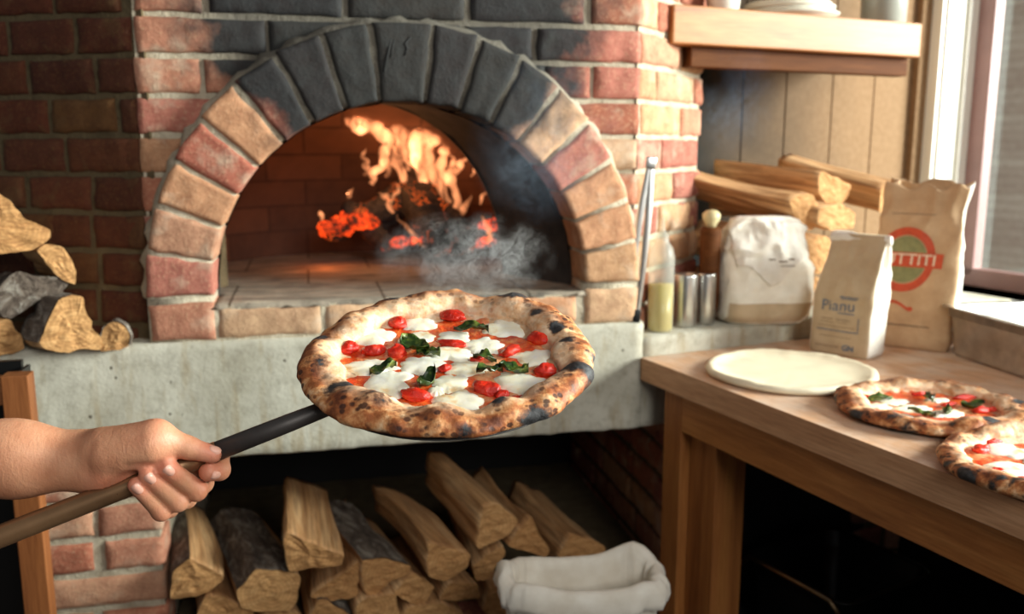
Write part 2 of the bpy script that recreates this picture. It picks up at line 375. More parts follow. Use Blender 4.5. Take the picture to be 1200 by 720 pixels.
def wall_bricks(mb, s0, s1, zs, fn, rows=None, dark=0., tan=0., skip=None, hm=.011, seed=1, short=False, clip=None, Lb=.225):
    r = random.Random(seed)
    for k, z0 in enumerate(zs[:-1]):
        z1 = zs[k+1]
        if rows and k in rows: br = rows[k]
        else:
            L = .1125 if short else Lb; br = []; x = s0-(L*.5 if k % 2 else 0)+r.uniform(-.02, .02)
            while x < s1: br.append((x, x+L-hm)); x += L if r.random() > .3 or short else L*.5
        for a, b in br:
            a = max(a, s0); b = min(b, s1)
            if clip: a, b = clip(a, b, z0, z1)
            if b-a < .025 or (skip and skip(a, b, z0, z1)): continue
            o = r.uniform(-.0015, .0015)
            brick(mb, lambda x, z, d, a=a, z0=z0, o=o: fn(a+x, z0+hm/2+z, d+o), b-a, z1-z0-hm, pick(dark, tan))

# ------------------------------------------------------------------ oven
oven_root = empty('brick_oven', MO, 'red brick wood-fired oven with a wide arched mouth and lit fire inside', 'oven')
CX = .495; SP = 1.065; HZ = 1.05; ZB = .978
courses = [1.592-.0735*k for k in range(9, -12, -1)]
courses = sorted([z for z in courses if z > .90 and z < 2.4])
WP = .035     # brick wall plane is set behind the arch ring
def front(x, z, d): return (x, WP-d, z)
def in_ring(a, b, z0, z1):
    def ins(x, z): return ((x-CX)/.470)**2+((z-SP)/.495)**2 < 1 if z > SP else abs(x-CX) < .47
    return all(ins(x, z) for x in (a, b) for z in (z0, z1)) or z1 < ZB+.02
def ring_clip(a, b, z0, z1):
    zz = z1-SP
    h = .425 if zz <= 0 else (0 if zz >= .45 else .425*sqrt(1-(zz/.45)**2))
    if h == 0: return a, b
    if (a+b)/2 < CX: return a, min(b, CX-h)
    return max(a, CX+h), b
def sp(y, lst):
    out = []
    for p, q in lst: 
        f = lambda px: float((on_plane(px, y, oven(0, WP, 0), NN)-oven(0, WP, 0))@U)
        out.append((f(p), f(q)))
    return out
ci = {round(z, 4): k for k, z in enumerate(courses)}
top_i = min(range(len(courses)), key=lambda k: abs(courses[k]-1.592))
rows = {top_i: sp(10, [(158, 236), (245, 400), (408, 545), (552, 685), (693, 757)]),
        top_i-1: sp(42, [(158, 310), (315, 405), (410, 540), (546, 624), (630, 755)]),
        top_i-2: sp(88, [(158, 234), (240, 330), (560, 640), (640, 692), (697, 754)]),
        top_i-3: sp(135, [(160, 252), (600, 672), (676, 753)]),
        top_i-4: sp(180, [(160, 240), (690, 752)])}
mb = MB(); wall_bricks(mb, .0, .994, courses, front, rows, 0, .18, in_ring, seed=3, clip=ring_clip)
def chf(x, z, d):   # splayed right flank at 45 degrees
    c = cos(pi/4); return (.994+c*x+c*d, WP+c*x-c*d, z)
wall_bricks(mb, .0, .37, courses, chf, None, 0, .4, lambda a, b, z0, z1: z1 < .99, seed=5)  # more tan bricks: pale wash of light on the flank put into colour
mb.obj('brick_facing', M['brick'], oven_root)
mb = MB()   # mortar body behind the bricks, with the arch mouth left open
g = 56; ang = np.linspace(0, pi, g)
V = []; Fc = []
for k in range(g):
    ca, sa = cos(ang[k]), sin(ang[k]); V.append((CX-.44*ca, WP+.008, SP+.46*sa))
    t = [1e9]; X = -ca; Z = sa
    tx = (.985-CX if X > 0 else CX-.004)/max(1e-6, abs(X)); tz = (2.4-SP)/max(1e-6, Z); t = min(tx, tz)
    V.append((CX+X*t, WP+.008, SP+Z*t))
V += [(0.004, WP+.008, 2.4), (.985, WP+.008, 2.4)]
for k in range(g-1): Fc.append((2*k, 2*k+2, 2*k+3, 2*k+1))
kl = max(k for k in range(g) if V[2*k+1][0] < .0045 and V[2*k+1][2] < 2.399); kr = min(k for k in range(g) if V[2*k+1][0] > .984 and V[2*k+1][2] < 2.399)
Fc += [(2*kl+1, 2*kl+3, 2*g), (2*kr-1, 2*kr+1, 2*g+1)]
mb.add(V, Fc)
mb.box((.004, WP+.008, .90), (CX-.44, .1, SP)); mb.box((CX+.44, WP+.008, .90), (.985, .1, SP))
c = cos(pi/4); p0 = np.array((.994-.008*c, WP+.008*c)); p1 = p0+np.array((c, c))*.36
mb.add([(p0[0], p0[1], .92), (p1[0], p1[1], .92), (p1[0], p1[1], 2.4), (p0[0], p0[1], 2.4)], [(0, 1, 2, 3)])
mb.add([(p1[0], p1[1], .92), (p1[0]-.2, p1[1]+.9, .92), (p1[0]-.2, p1[1]+.9, 2.4), (p1[0], p1[1], 2.4)], [(0, 1, 2, 3)])
mb.obj('mortar_bed', M['mortar'], oven_root, smooth=False)
# arch ring
mb = MB(); Rin = .374
KEY = .118; angs = []
ka = KEY/.50/2; step = (pi/2-ka)/8
edges_ = [0+step*k for k in range(9)]+[pi-step*k for k in range(8, -1, -1)]
def rout(a): return 1/sqrt((cos(a)/.492)**2+(sin(a)/.519)**2)
for k in range(17):
    a0, a1 = edges_[k], edges_[k+1]; gp = .0045
    soot_top = abs((a0+a1)/2-pi/2)
    tan = .75 if k in (0, 1, 2, 4, 12, 14, 15, 16) else .25
    col = pick(0, tan)
    def fn(x, z, d, a0=a0, a1=a1):
        R0 = Rin; R1 = rout((a0+a1)/2)+.002; r = R0+(R1-R0)*x/.13
        A0 = a0+gp/r; A1 = a1-gp/r; a = A0+(A1-A0)*z/.075
        return (CX+r*cos(a), -d, SP+r*sin(a))
    brick(mb, fn, .13, .075, col, nx=13, nz=8, depth=.12, rough=.0022, rd=.0045)
for sx, L in ((CX+Rin, .118), (CX-.492, .118)):
    for z0, z1 in ((ZB, SP-.008),):
        if z1-z0 < .03: continue
        brick(mb, lambda x, z, d, sx=sx, z0=z0: (sx+x, -d, z0+.003+z), L, z1-z0-.006, pick(0, .9), depth=.12)
arch_ = mb.obj('arch', M['brick'], oven_root)
mb = MB()
for pts in ([(.474, 1.555), (.466, 1.522), (.458, 1.492)], [(.480, 1.553), (.472, 1.520)], [(.512, 1.558), (.500, 1.546), (.505, 1.536), (.499, 1.524)]): mb.tube([(x, -.0005, z) for x, z in pts], .0016, 8)
mb.obj('chiselled_mark', M['shade'], arch_)
mb = MB()   # mortar of the ring and its raised rim
n = 90; V = []; prof = [(Rin+.002, .20), (Rin+.004, .006), (.0, .006), (.0, .004), (.0, .030)]
for k in range(n+1):
    a = pi*k/n; ro = rout(a); w_ = .011+.003*sin(k*1.7)+.002*sin(k*4.1)
    for r, y in ((Rin+.003, .12), (Rin+.004, .007), (ro-.004, .005), (ro+w_*.6, .014), (ro+w_*1.3, .036)):
        V.append((CX+r*cos(a), y+.0015*sin(k*2.3+r*90), SP+r*sin(a)))
mb.add(V, [(i*5+j, i*5+j+1, (i+1)*5+j+1, (i+1)*5+j) for i in range(n) for j in range(4)])
for x0, x1 in ((CX-.494, CX-Rin+.0), (CX+Rin, CX+.494)): mb.box((x0, .007, ZB-.01), (x1, .12, SP))
mb.obj('arch_mortar', M['mortar'], oven_root)
# sill course
mb = MB(); x = CX-Rin+.006
for L in (.205, .19, .175, .165): brick(mb, lambda a, b, d, x=x: (x+a, .002-d, ZB+.004+b), min(L, CX+Rin-.004-x)-.008, HZ-ZB-.012, pick(0, 1.), depth=.08); x += L
mb.obj('sill_bricks', M['brick'], oven_root)
mb = MB(); mb.box((CX-Rin-.002, .006, ZB-.01), (CX+Rin+.002, .09, HZ-.006)); mb.obj('sill_mortar', M['mortar'], oven_root, smooth=False)
# hearth
nx, ny = 60, 60; V = []
for j in range(ny):
    for i in range(nx):
        x = CX-.52+1.04*i/(nx-1); y = .0+1.25*j/(ny-1); z = HZ+float(noise([x, y, 0], 40, 2))*.0012
        if j == 0: z -= .010; y = .004+.004*float(noise([x, 0, 0], 60))
        if j == 1: y = .006+.004*float(noise([x, 0, 3], 60))
        if y < .13: x = min(max(x, CX-Rin-.004), CX+Rin+.004)
        V.append((x, y, z))
mesh('hearth_floor', V, grid_faces(nx, ny), M['hearth'], oven_root)
# flue vestibule: outer arch narrows to the inner mouth, then the dome
IC, IA, IB, ID = .432, .325, .385, .30
V = []; nA, nB = 64, 8
for j in range(nB):
    t = j/(nB-1)
    for i in range(nA):
        u_ = i/(nA-1); a = pi*min(1, max(0, (u_-.06)/.88)); zc = SP*(1-t)+SP*t
        R = Rin-.002; ax = R*(1-t)+IA*t; az = R*(1-t)+IB*t; c_ = CX*(1-t)+IC*t
        x = c_+ax*cos(a); z = zc+az*sin(a)
        if u_ < .06 or u_ > .94: z = HZ-.01+(SP-HZ+.01)*(min(u_, 1-u_)/.06)
        nz = float(noise([x, t*.3, z], 30, 4))*.003
        V.append((x+nz, .10+(ID-.10)*t, z+nz))
mesh('throat', V, grid_faces(nA, nB), M['lining'], oven_root)
V = []; nA, nB = 64, 22; DB = .50
for j in range(nB):
    t = j/(nB-1)
    for i in range(nA):
        u_ = i/(nA-1); a = pi*min(1, max(0, (u_-.05)/.9))
        if t < .12: k = t/.12; ax = IA+.14*k; az = IB+.05*k; y = ID+.012+.03*k
        else: k = (t-.12)/.88*pi/2; ax = (IA+.14)*cos(k); az = (IB+.05)*cos(k); y = ID+.042+DB*sin(k)
        x = IC+ax*cos(a); z = SP+az*sin(a)
        if u_ < .05 or u_ > .95: z = HZ-.01+(SP-HZ+.01)*(min(u_, 1-u_)/.05)
        V.append((x, y, z))
mesh('dome', V, grid_faces(nA, nB), M['dome'], oven_root)
# inner mouth lip
V = []
for k in range(49):
    a = pi*k/48
    for r, y in ((1., ID-.004), (1., ID+.02), (1.5, ID+.02), (1.5, ID-.004)): V.append((IC+IA*r*cos(a), y, SP+IB*(1+(r-1)*.5)*sin(a)))
mesh('inner_arch', V, [(i*4+j, i*4+(j+1) % 4, (i+1)*4+(j+1) % 4, (i+1)*4+j) for i in range(48) for j in range(4)], M['lining'], oven_root)

# ------------------------------------------------------------------ left brick wall, slab, pier, niche
AL = AO-radians(24)
ML = Matrix.Translation(oven(0.0, WP+.004, 0)) @ Matrix.Rotation(AO-radians(24)+0, 4, 'Z')
# the left wall runs away to the left: local x negative, turned so that it recedes
ML = Matrix.Translation(oven(0.0, WP+.004, 0)) @ Matrix.Rotation(AO-radians(26), 4, 'Z')
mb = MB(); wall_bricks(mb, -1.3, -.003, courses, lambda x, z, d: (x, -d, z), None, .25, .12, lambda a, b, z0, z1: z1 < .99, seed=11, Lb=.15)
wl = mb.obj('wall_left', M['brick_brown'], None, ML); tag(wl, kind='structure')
mb = MB(); mb.box((-1.3, .008, .90), (.02, .25, 2.4)); o = mb.obj('trim_1', M['mortar_dark'], None, ML, smooth=False); tag(o, kind='structure')
# concrete slab: follows the oven front, with a lower ledge that turns beside the worktop
LZ = .947; TZ = .903; bend = on_plane(765, 394, oven(0, 0, 0), NN); bl = loc(MO, [bend])[0]
AT = radians(25); E1 = np.array([sin(AT), -cos(AT), 0]); E2 = np.array([cos(AT), sin(AT), 0])
def slabmesh(name, poly, z0, z1, parent, MM, label=None):
    """extruded outline, front edge finely divided and slightly irregular"""
    P = []
    for k in range(len(poly)):
        a = np.array(poly[k]); b = np.array(poly[(k+1) % len(poly)]); m = max(1, int(np.linalg.norm(b-a)/.02))
        P += [a+(b-a)*i/m for i in range(m)]
    zs = [z0, z0+.004]+list(np.linspace(z0+.02, z1-.02, 8))+[z1-.005, z1]; V = []; c0 = np.mean(P, 0)
    for zi, z in enumerate(zs):
        ins = .006 if zi in (0, len(zs)-1) else 0
        for p in P:
            dn = float(noise([p[0], p[1], z], 35, 8))*.0025
            d = (c0-p)/np.linalg.norm(c0-p); q = p+d*(ins+dn); V.append((q[0], q[1], z+dn*.6))
    n = len(P); Fc = grid_faces(n, len(zs), True); Fc += [tuple(range(n))[::-1], tuple((len(zs)-1)*n+k for k in range(n))]
    return mesh(name, V, Fc, M['concrete'], parent, MM)
slab = empty('concrete_counter', MO, 'thick pale grey cast concrete slab under the oven mouth', 'counter')
slabmesh('slab', [(-1.5, -.002), (1.0, -.002), (bl[0]-.012, .03), (1.03, .9), (-1.5, .9)], .742, ZB, slab, None)
e2l = np.array([E2@U, E2@NN]); b2 = np.array([bl[0], bl[1]])
nb = np.array([-e2l[1], e2l[0]])
slabmesh('ledge', [(.99, .0), tuple(b2), tuple(b2+e2l*.2), tuple(b2+e2l*1.15), tuple(b2+e2l*1.05+nb*.98), (1.0, 1.0)], .742, LZ, slab, None)
# brick pier left of the wood niche and the niche itself
ps = sorted([.735-.0735*k for k in range(11)])
mb = MB()
rowsP = {}
wall_bricks(mb, -.60, -.002, ps, lambda x, z, d: (x, .006-d, z), {8: [(-.6, -.37), (-.36, -.13), (-.12, -.002)], 7: [(-.6, -.26), (-.25, -.135), (-.112, -.002)][1:], 6: [(-.5, -.3), (-.27, -.002)], 5: [(-.36, -.145), (-.125, -.002)]}, 0, .1, seed=21, hm=.014)
pier = empty('brick_pier', MO, 'brick pier under the left end of the concrete slab', 'pier')
mb.obj('bricks', M['brick_plain'], pier)
mb = MB(); mb.box((-.60, .014, 0), (-.008, .8, .742)); mb.obj('mortar_bed', M['mortar'], pier, smooth=False)
pr = empty('brick_pier', MO, 'shadowed brick pier between the firewood niche and the wooden table', 'pier')
mb = MB(); wall_bricks(mb, 1.085, 1.7, ps, lambda x, z, d: (x, .03-d, z), None, .2, .1, seed=25, hm=.014)
wall_bricks(mb, 0, .8, ps, lambda x, z, d: (1.085-d, .83-x, z), None, .2, .1, seed=26, hm=.014)
mb.obj('bricks', M['brick_plain'], pr)
mb = MB(); mb.box((1.093, .038, 0), (1.7, .83, .742)); mb.obj('mortar_bed', M['mortar_dark'], pr, smooth=False)
mb = MB(); wall_bricks(mb, .0, 1.08, [.0735*k for k in range(6)], lambda x, z, d: (x, .03-d, z-.005), None, .2, .1, seed=31, hm=.014)
pb = empty('brick_plinth', MO, 'low brick plinth in the niche, under the stacked firewood', 'plinth')
mb.obj('bricks', M['brick_plain'], pb); mb = MB(); mb.box((.0, .038, 0), (1.08, .83, .362)); mb.obj('mortar_bed', M['mortar_dark'], pb, smooth=False)
o = MB(); o.box((-.6, .84, 0), (1.7, .9, .742)); o = o.obj('wall_back_lower', M['shade'], None, MO, smooth=False); o.name = 'wall_niche'; tag(o, kind='structure')  # niche's deep shade put into the wall colour
o = MB(); o.box((-4, -3, -.05), (4, 4, 0)); o = o.obj('floor', M['floor'], None, smooth=False); tag(o, kind='structure')

# ------------------------------------------------------------------ right side of the room (turned 25 degrees)
S0 = np.array([.364, 2.05, 0]); NB = np.array([-sin(AT), cos(AT), 0])
MW = Matrix.Translation(S0) @ Matrix.Rotation(AT, 4, 'Z')      # local x along the shelf, y into the wall
WB = .30; WX = 1.115
mb = MB(); x = .10
for wd in (.16, .17, .15, .17, .16, .17, .19): 
    x2 = min(x+wd, WX); mb.box((x+.002, WB, .9), (x2-.002, WB+.03, 2.4), bev=.002); x = x2
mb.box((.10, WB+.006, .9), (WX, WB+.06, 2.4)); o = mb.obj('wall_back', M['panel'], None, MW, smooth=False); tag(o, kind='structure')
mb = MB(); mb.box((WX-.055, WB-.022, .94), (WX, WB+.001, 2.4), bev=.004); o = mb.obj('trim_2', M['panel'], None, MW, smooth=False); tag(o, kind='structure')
# side wall with the window: local y runs from the camera side to the corner
ws = empty('window_1', MW, None, None); ws['kind'] = 'structure'; 
del_keys = [k for k in ('label', 'category') if k in ws]
SX = WX; RV0 = WB-.055; RD = .17      # reveal starts just beside the corner; wall thickness
mb = MB(); mb.box((SX, RV0, .0), (SX+RD, WB+.06, 2.6)); mb.box((SX, -2.2, 0), (SX+RD, RV0, .93)); mb.box((SX, -2.2, 2.45), (SX+RD, RV0, 2.6)); mb.box((SX, -3.0, 0), (SX+RD, -2.2, 2.6))
o = mb.obj('wall_right', M['plaster'], None, MW, smooth=False); tag(o, kind='structure')
mb = MB()
mb.box((SX-.016, RV0-.004, .93), (SX+.001, WB-.001, 2.45), bev=.003)
mb.box((SX, RV0-.012, .93), (SX+.07, RV0-.0005, 2.45), bev=.002); mb.box((SX+.078, RV0-.020, .93), (SX+RD, RV0-.0005, 2.45), bev=.002)
mb.obj('window_casing', M['paint'], ws, smooth=False)
mb = MB()
for y0, y1 in ((RV0-.075, RV0-.018), (-1.0, -.95), (-2.2, -2.15)): mb.box((SX+RD-.055, y0, .96), (SX+RD-.015, y1, 2.45), bev=.004)
mb.box((SX+RD-.055, -2.2, .9305), (SX+RD-.015, RV0-.018, .985), bev=.003); mb.box((SX+RD-.055, -2.2, 2.40), (SX+RD-.015, RV0-.018, 2.45), bev=.003)
mb.obj('window_frame', M['sash'], ws, smooth=False)
t = NT('window_glass'); tr = t.n('BsdfTransparent', Color=(.93, .97, .96, 1)); gl = t.n('BsdfGlossy', Roughness=.03); mx = t.n('MixShader', i0=.06); t.set(mx.inputs[1], tr.outputs[0]); t.set(mx.inputs[2], gl.outputs[0]); t.t.links.new(mx.outputs[0], t.out.inputs[0]); M['glass'] = t.done()
mb = MB(); mb.box((SX+RD-.038, -2.16, .97), (SX+RD-.034, RV0-.06, 2.42)); mb.obj('pane', M['glass'], ws, smooth=False)
mb = MB(); mb.box((SX-.02, -2.2, .912), (SX+RD-.015, RV0-.001, .93), bev=.004); mb.obj('window_sill', M['paint'], ws, smooth=False)
# the building over the lane outside
mb = MB(); rr = random.Random(3)
mb.box((SX+4.4, -5, -.2), (SX+4.5, 5, 4.5)); o = mb.obj('wall_outside', m_lining('lane_brick', srgb(150, 130, 122), srgb(186, 172, 160)), None, MW, smooth=False); tag(o, kind='structure')

# shelf
TH = .083; ST = 1.658
sh = empty('wall_shelf', MW @ Matrix.Translation((0, 0, ST-TH)), 'thick pale pine shelf mounted beside the chimney brickwork', 'shelf')
mb = MB(); mb.box((-.012, 0, 0), (.745, WB-.001, TH), bev=.004); mb.obj('board', M['pine'], sh, smooth=False)
mb = MB(); mb.box((.06, .03, -.045), (.738, .07, -.0005), bev=.003); mb.obj('cleat', M['cleat'], sh, smooth=False)
def shelf_pt(px, dy, z=ST):
    lo = S0+NB*dy; p = on_plane(px, 5, lo, NB); l = loc(MW, [p])[0]; return l[0]
def on_shelf(x, y): return MW @ Matrix.Translation((x, y, ST))
b = MB(); b.lathe([(0, .002), (.032, 0), (.035, .003), (.040, .05), (.042, .085), (.038, .085), (.036, .05), (.030, .008), (0, .008)])
o = b.obj('cup', M['ceramic'], None, on_shelf(shelf_pt(848, .06), .06)); tag(o, 'white straight-sided cup at the left end of the pine shelf', 'cup')
xp = shelf_pt(930, .13)
for k in range(4):
    R = .112-.006*(k % 2); b = MB(); b.lathe([(0, .004), (R*.55, .002), (R*.6, 0), (R*.65, .003), (R*.97, .014), (R, .018), (R*.98, .019), (R*.66, .008), (0, .007)], 48)
    o = b.obj('plate', M['ceramic'], None, on_shelf(xp-.004*k, .13+.003*k) @ Matrix.Translation((0, 0, k*.0085)))
    tag(o, ['bottom plate of the small stack on the pine shelf', 'second plate up in the stack on the pine shelf', 'third plate up in the stack on the pine shelf', 'top plate of the stack, under the small bowl'][k], 'plate', 'stacked plates on the shelf')
b = MB(); b.lathe([(0, .004), (.03, 0), (.034, .004), (.06, .03), (.068, .055), (.064, .055), (.056, .032), (.03, .01), (0, .009)])
o = b.obj('bowl', M['ceramic'], None, on_shelf(xp, .13) @ Matrix.Translation((.02, 0, .0345))); tag(o, 'cream bowl resting on the stack of shelf plates', 'bowl')
b = MB(); b.lathe([(0, .002), (.05, 0), (.056, .006), (.058, .12), (.05, .15), (.046, .15), (.05, .118), (.05, .01), (0, .008)])
o = b.obj('jar', M['grey_ceramic'], None, on_shelf(shelf_pt(1036, .09), .09)); tag(o, 'grey stoneware jar at the right end of the pine shelf', 'jar')

# ------------------------------------------------------------------ table
T0 = on_plane(750, 418, oven(0, -.004, 0), NN); T0 = np.array([T0[0], T0[1], 0])+E1*.004
MT = Matrix.Translation(T0) @ Matrix.Rotation(AT, 4, 'Z')    # local -y runs toward the camera, x to the right
TL, TW = 2.0, 1.02; TT = .05
tb = empty('work_table', MT, 'long oiled oak work table dusted with flour', 'table')
mb = MB()
for k in range(7):
    x0 = TW*k/7; mb.box((x0+(.0002 if k else 0), -TL, TZ-TT), (x0+TW/7-.0002, 0, TZ), bev=.0012)
mb.obj('tabletop', M['table'], tb, smooth=False)
mb = MB(); mb.box((.012, -TL+.1, TZ-TT-.078), (.034, -.062-.075, TZ-TT-.0005), bev=.002); mb.obj('apron', M['table_side'], tb, smooth=False)
mb = MB(); mb.box((TW-.034, -TL+.1, TZ-TT-.09), (TW-.012, -.062, TZ-TT-.0005), bev=.002); mb.obj('apron', M['table_side'], tb, smooth=False)
for x, y in ((0, -.075), (TW-.13, -.075), (0, -TL+.2), (TW-.13, -TL+.2)):
    mb = MB(); mb.box((x+.012, y-.062, 0), (x+.10, y, TZ-TT-.0005), bev=.003)
    if x == 0 and y > -.1: mb.box((x+.035, y-.15, 0), (x+.11, y-.0625, TZ-TT-.0005), bev=.003)
    mb.obj('leg', M['leg'], tb, smooth=False)
mb = MB(); mb.box((.06, -TL+.2, .30), (TW-.06, -.08, .325), bev=.002); mb.obj('lower_shelf', M['shade'], tb, smooth=False)  # black colour carries the shade under the table
mb = MB(); mb.box((TW-.16, -TL+.21, .326), (TW-.15, -.09, TZ-TT-.001)); mb.obj('shade_back_panel', M['shade'], tb, smooth=False)  # added black sheet standing in for the darkness under the table
mb = MB(); mb.box((.12, -.085, .0), (TW-.17, -.078, TZ-TT-.001)); mb.obj('shade_end_panel', M['shade'], tb, smooth=False)  # second added sheet, same painted darkness at the far end
# black roasting pan under the table
a = at_z(877, 645, .50); b_ = at_z(990, 705, .50); d = b_-a
PM = frame((a[0], a[1], .3255), d)
Lp = float(np.linalg.norm(d)); pan = empty('roasting_pan', PM, 'black metal pan on the dark shelf beneath the work table', 'pan')
def tray(W, D, Hh, r, wall, flare, flange):
    """open tray: rounded rectangle loops, outside then inside"""
    V = []; n = 48
    def loop(w, d, rr, z):
        P = []
        for q in range(4):
            cx = (w/2-rr)*(1 if q in (0, 3) else -1); cy = (d/2-rr)*(1 if q in (0, 1) else -1)
            for k in range(n//4): a = pi/2*(q+k/(n//4-1)); P.append((cx+rr*cos(a), cy+rr*sin(a), z))
        return P
    L = [(-flare*2-.03, 0, .4), (-flare*2-.006, .001, 1), (-flare*2, .008, 1), (-.012, Hh*.78, 1), (0, Hh*.80, 1), (0, Hh-.003, 1), (flange*2, Hh-.002, 1), (flange*2, Hh, 1), (0, Hh, 1), (-.004, Hh-.003, 1), (-wall*2-flare*2, .01, 1), (-flare*2-.02, .004, .5)]
    for e, z, k in L: V += loop(W+e, D+e, r if e < .01 else r*1.1, z)
    Fc = grid_faces(n, len(L), True); Fc += [tuple(range(n))[::-1], tuple((len(L)-1)*n+k for k in range(n))]
    return V, Fc
V, Fc = tray(Lp, .26, .17, .03, .002, .01, .012)
V = [(x+Lp/2, y+.13, z) for x, y, z in V]; mesh('body', V, Fc, M['black'], pan)
mb = MB(); mb.tube([(.0, -.014, .150), (.02, -.018, .172), (Lp*.3, -.022, .176), (Lp*.7, -.022, .176), (Lp-.02, -.018, .172), (Lp, -.014, .150)], .0055, 10); mb.obj('handle', m_metal('tarnished_bronze', (.30, .2, .11, 1), .4), pan)

# steel gastronorm pan on the table
RZ = TZ+.108; a = at_z(1097, 356, RZ); b_ = at_z(1200, 383, RZ); dx = (b_-a)[:2]; dx /= np.linalg.norm(dx)
PM = frame((a[0], a[1], TZ), (dx[0], dx[1], 0)); W, D = .48, .36
V, Fc = tray(W, D, .108, .030, .0015, .010, .011); V = [(x+W/2+.011, y+D/2+.011, z) for x, y, z in V]
o = mesh('food_pan', V, Fc, M['steel'], None, PM); tag(o, 'deep brushed steel pan at the right edge of the work table', 'pan')

# ------------------------------------------------------------------ firewood
def woodlog(poly, Y=None, back=None, L=.34, bark=(), label='', group=None, front_n=None, seed=0, axis=None, zlev=None, mats=None, name='firewood_log', rough=.0055, origin_shift=0):
    """poly: outline of the cut end in photo pixels; the log runs back from it along its own axis"""
    c = np.mean(np.array(poly, float), 0); P0 = at_y(c[0], c[1], Y)
    if axis is None:
        cor, bp = back; q = at_y(cor[0], cor[1], Y); r = at_z(bp[0], bp[1], q[2]) if zlev is None else at_y(bp[0], bp[1], zlev); ax = r-q
        ax = ax/np.linalg.norm(ax)
    else: ax = np.array(axis, float); ax /= np.linalg.norm(ax)
    pn = ax*.6+np.array([0, 1., 0])*.4; pn /= np.linalg.norm(pn)
    W_ = [on_plane(x, y, P0, pn) for x, y in poly]
    MM = frame(P0, ax); Lc = loc(MM, W_)
    pts = []; fl = []; n = len(poly)
    for k in range(n):
        a, b = Lc[k], Lc[(k+1) % n]; m = max(2, int(np.linalg.norm(b-a)/.006))
        for i in range(m): pts.append(a+(b-a)*i/m); fl.append(k in bark)
    pts = np.array(pts); N = len(pts)
    for _ in range(1): pts = pts*.6+.2*np.roll(pts, 1, 0)+.2*np.roll(pts, -1, 0)
    ctr = pts.mean(0); J = 16; V = []
    bend_ = np.array([0, float(noise([seed, 1, 2], 1.7))*.02, float(noise([seed, 5, 2], 1.7))*.012])
    for j in range(J):
        t = j/(J-1); k = 1-.12*t
        Q = pts+(ctr-pts)*(1-k); Q[:, 0] = pts[:, 0]*(1-t)+L*t
        S = np.stack([Q[:, 0]*.12*1.2, Q[:, 1], Q[:, 2]], 1)+seed*3.1
        dsp = noise(S, 70, 3)*rough*.8+noise(S, 28, 4)*rough*1.3
        dirv = (Q-ctr); dirv[:, 0] = 0; dirv /= np.linalg.norm(dirv, axis=1)[:, None]+1e-9
        Q = Q+dirv*dsp[:, None]*(.5 if j == 0 else 1)+bend_*sin(pi*t)
        if j == 0: Q[:, 0] += noise(Q*1.0+seed, 60, 8)*.0015
        V += list(Q)
    sideF = []; barkF = []
    for j in range(J-1):
        for i in range(N):
            (barkF if fl[i] else sideF).append((j*N+i, (j+1)*N+i, (j+1)*N+(i+1) % N, j*N+(i+1) % N))
    e0 = len(V); rings = 4; F0 = []
    prev = list(range(N))
    for r_ in range(1, rings):
        k = 1-r_/rings; Q = ctr+(V[:N]-ctr)*k if False else np.array(V[:N])*k+ctr*(1-k)
        Q[:, 0] += noise(Q+seed, 80, 5)*.003+noise(Q*np.array([1, 1, 3])+seed, 60, 6)*.002
        b0 = len(V); V += list(Q); cur = list(range(b0, b0+N)); F0 += [(prev[i], prev[(i+1) % N], cur[(i+1) % N], cur[i]) for i in range(N)]; prev = cur
    V.append(np.array(V[:N]).mean(0)); F0 += [(prev[i], prev[(i+1) % N], len(V)-1) for i in range(N)]
    F1 = [tuple((J-1)*N+i for i in range(N))[::-1]]
    mats = [m for m in mats if m] if mats else [M['log'], M['logend']]
    o = mesh(name, V, sideF+F0+F1, mats, None, MM, True, [0]*len(sideF)+[1]*(len(F0)+1))
    if True:
        o.data.polygons.foreach_set('use_smooth', np.array([True]*len(sideF)+[False]*(len(F0)+1)))
    if label: tag(o, label, 'log', group)
    if barkF and len(mats) == 2:
        used = sorted({i for f in barkF for i in f}); mp = {v: k for k, v in enumerate(used)}
        Vb = []
        for i in used:
            v = np.array(V[i]); d = v-ctr; d[0] = 0; d /= np.linalg.norm(d)+1e-9; Vb.append(v+d*(.001+.0025*abs(float(noise(v+seed, 55, 2)))))
        mesh('bark', Vb, [tuple(mp[i] for i in f) for f in barkF], M['bark'], o)
    return o
GN = 'split logs stacked in the niche under the slab'
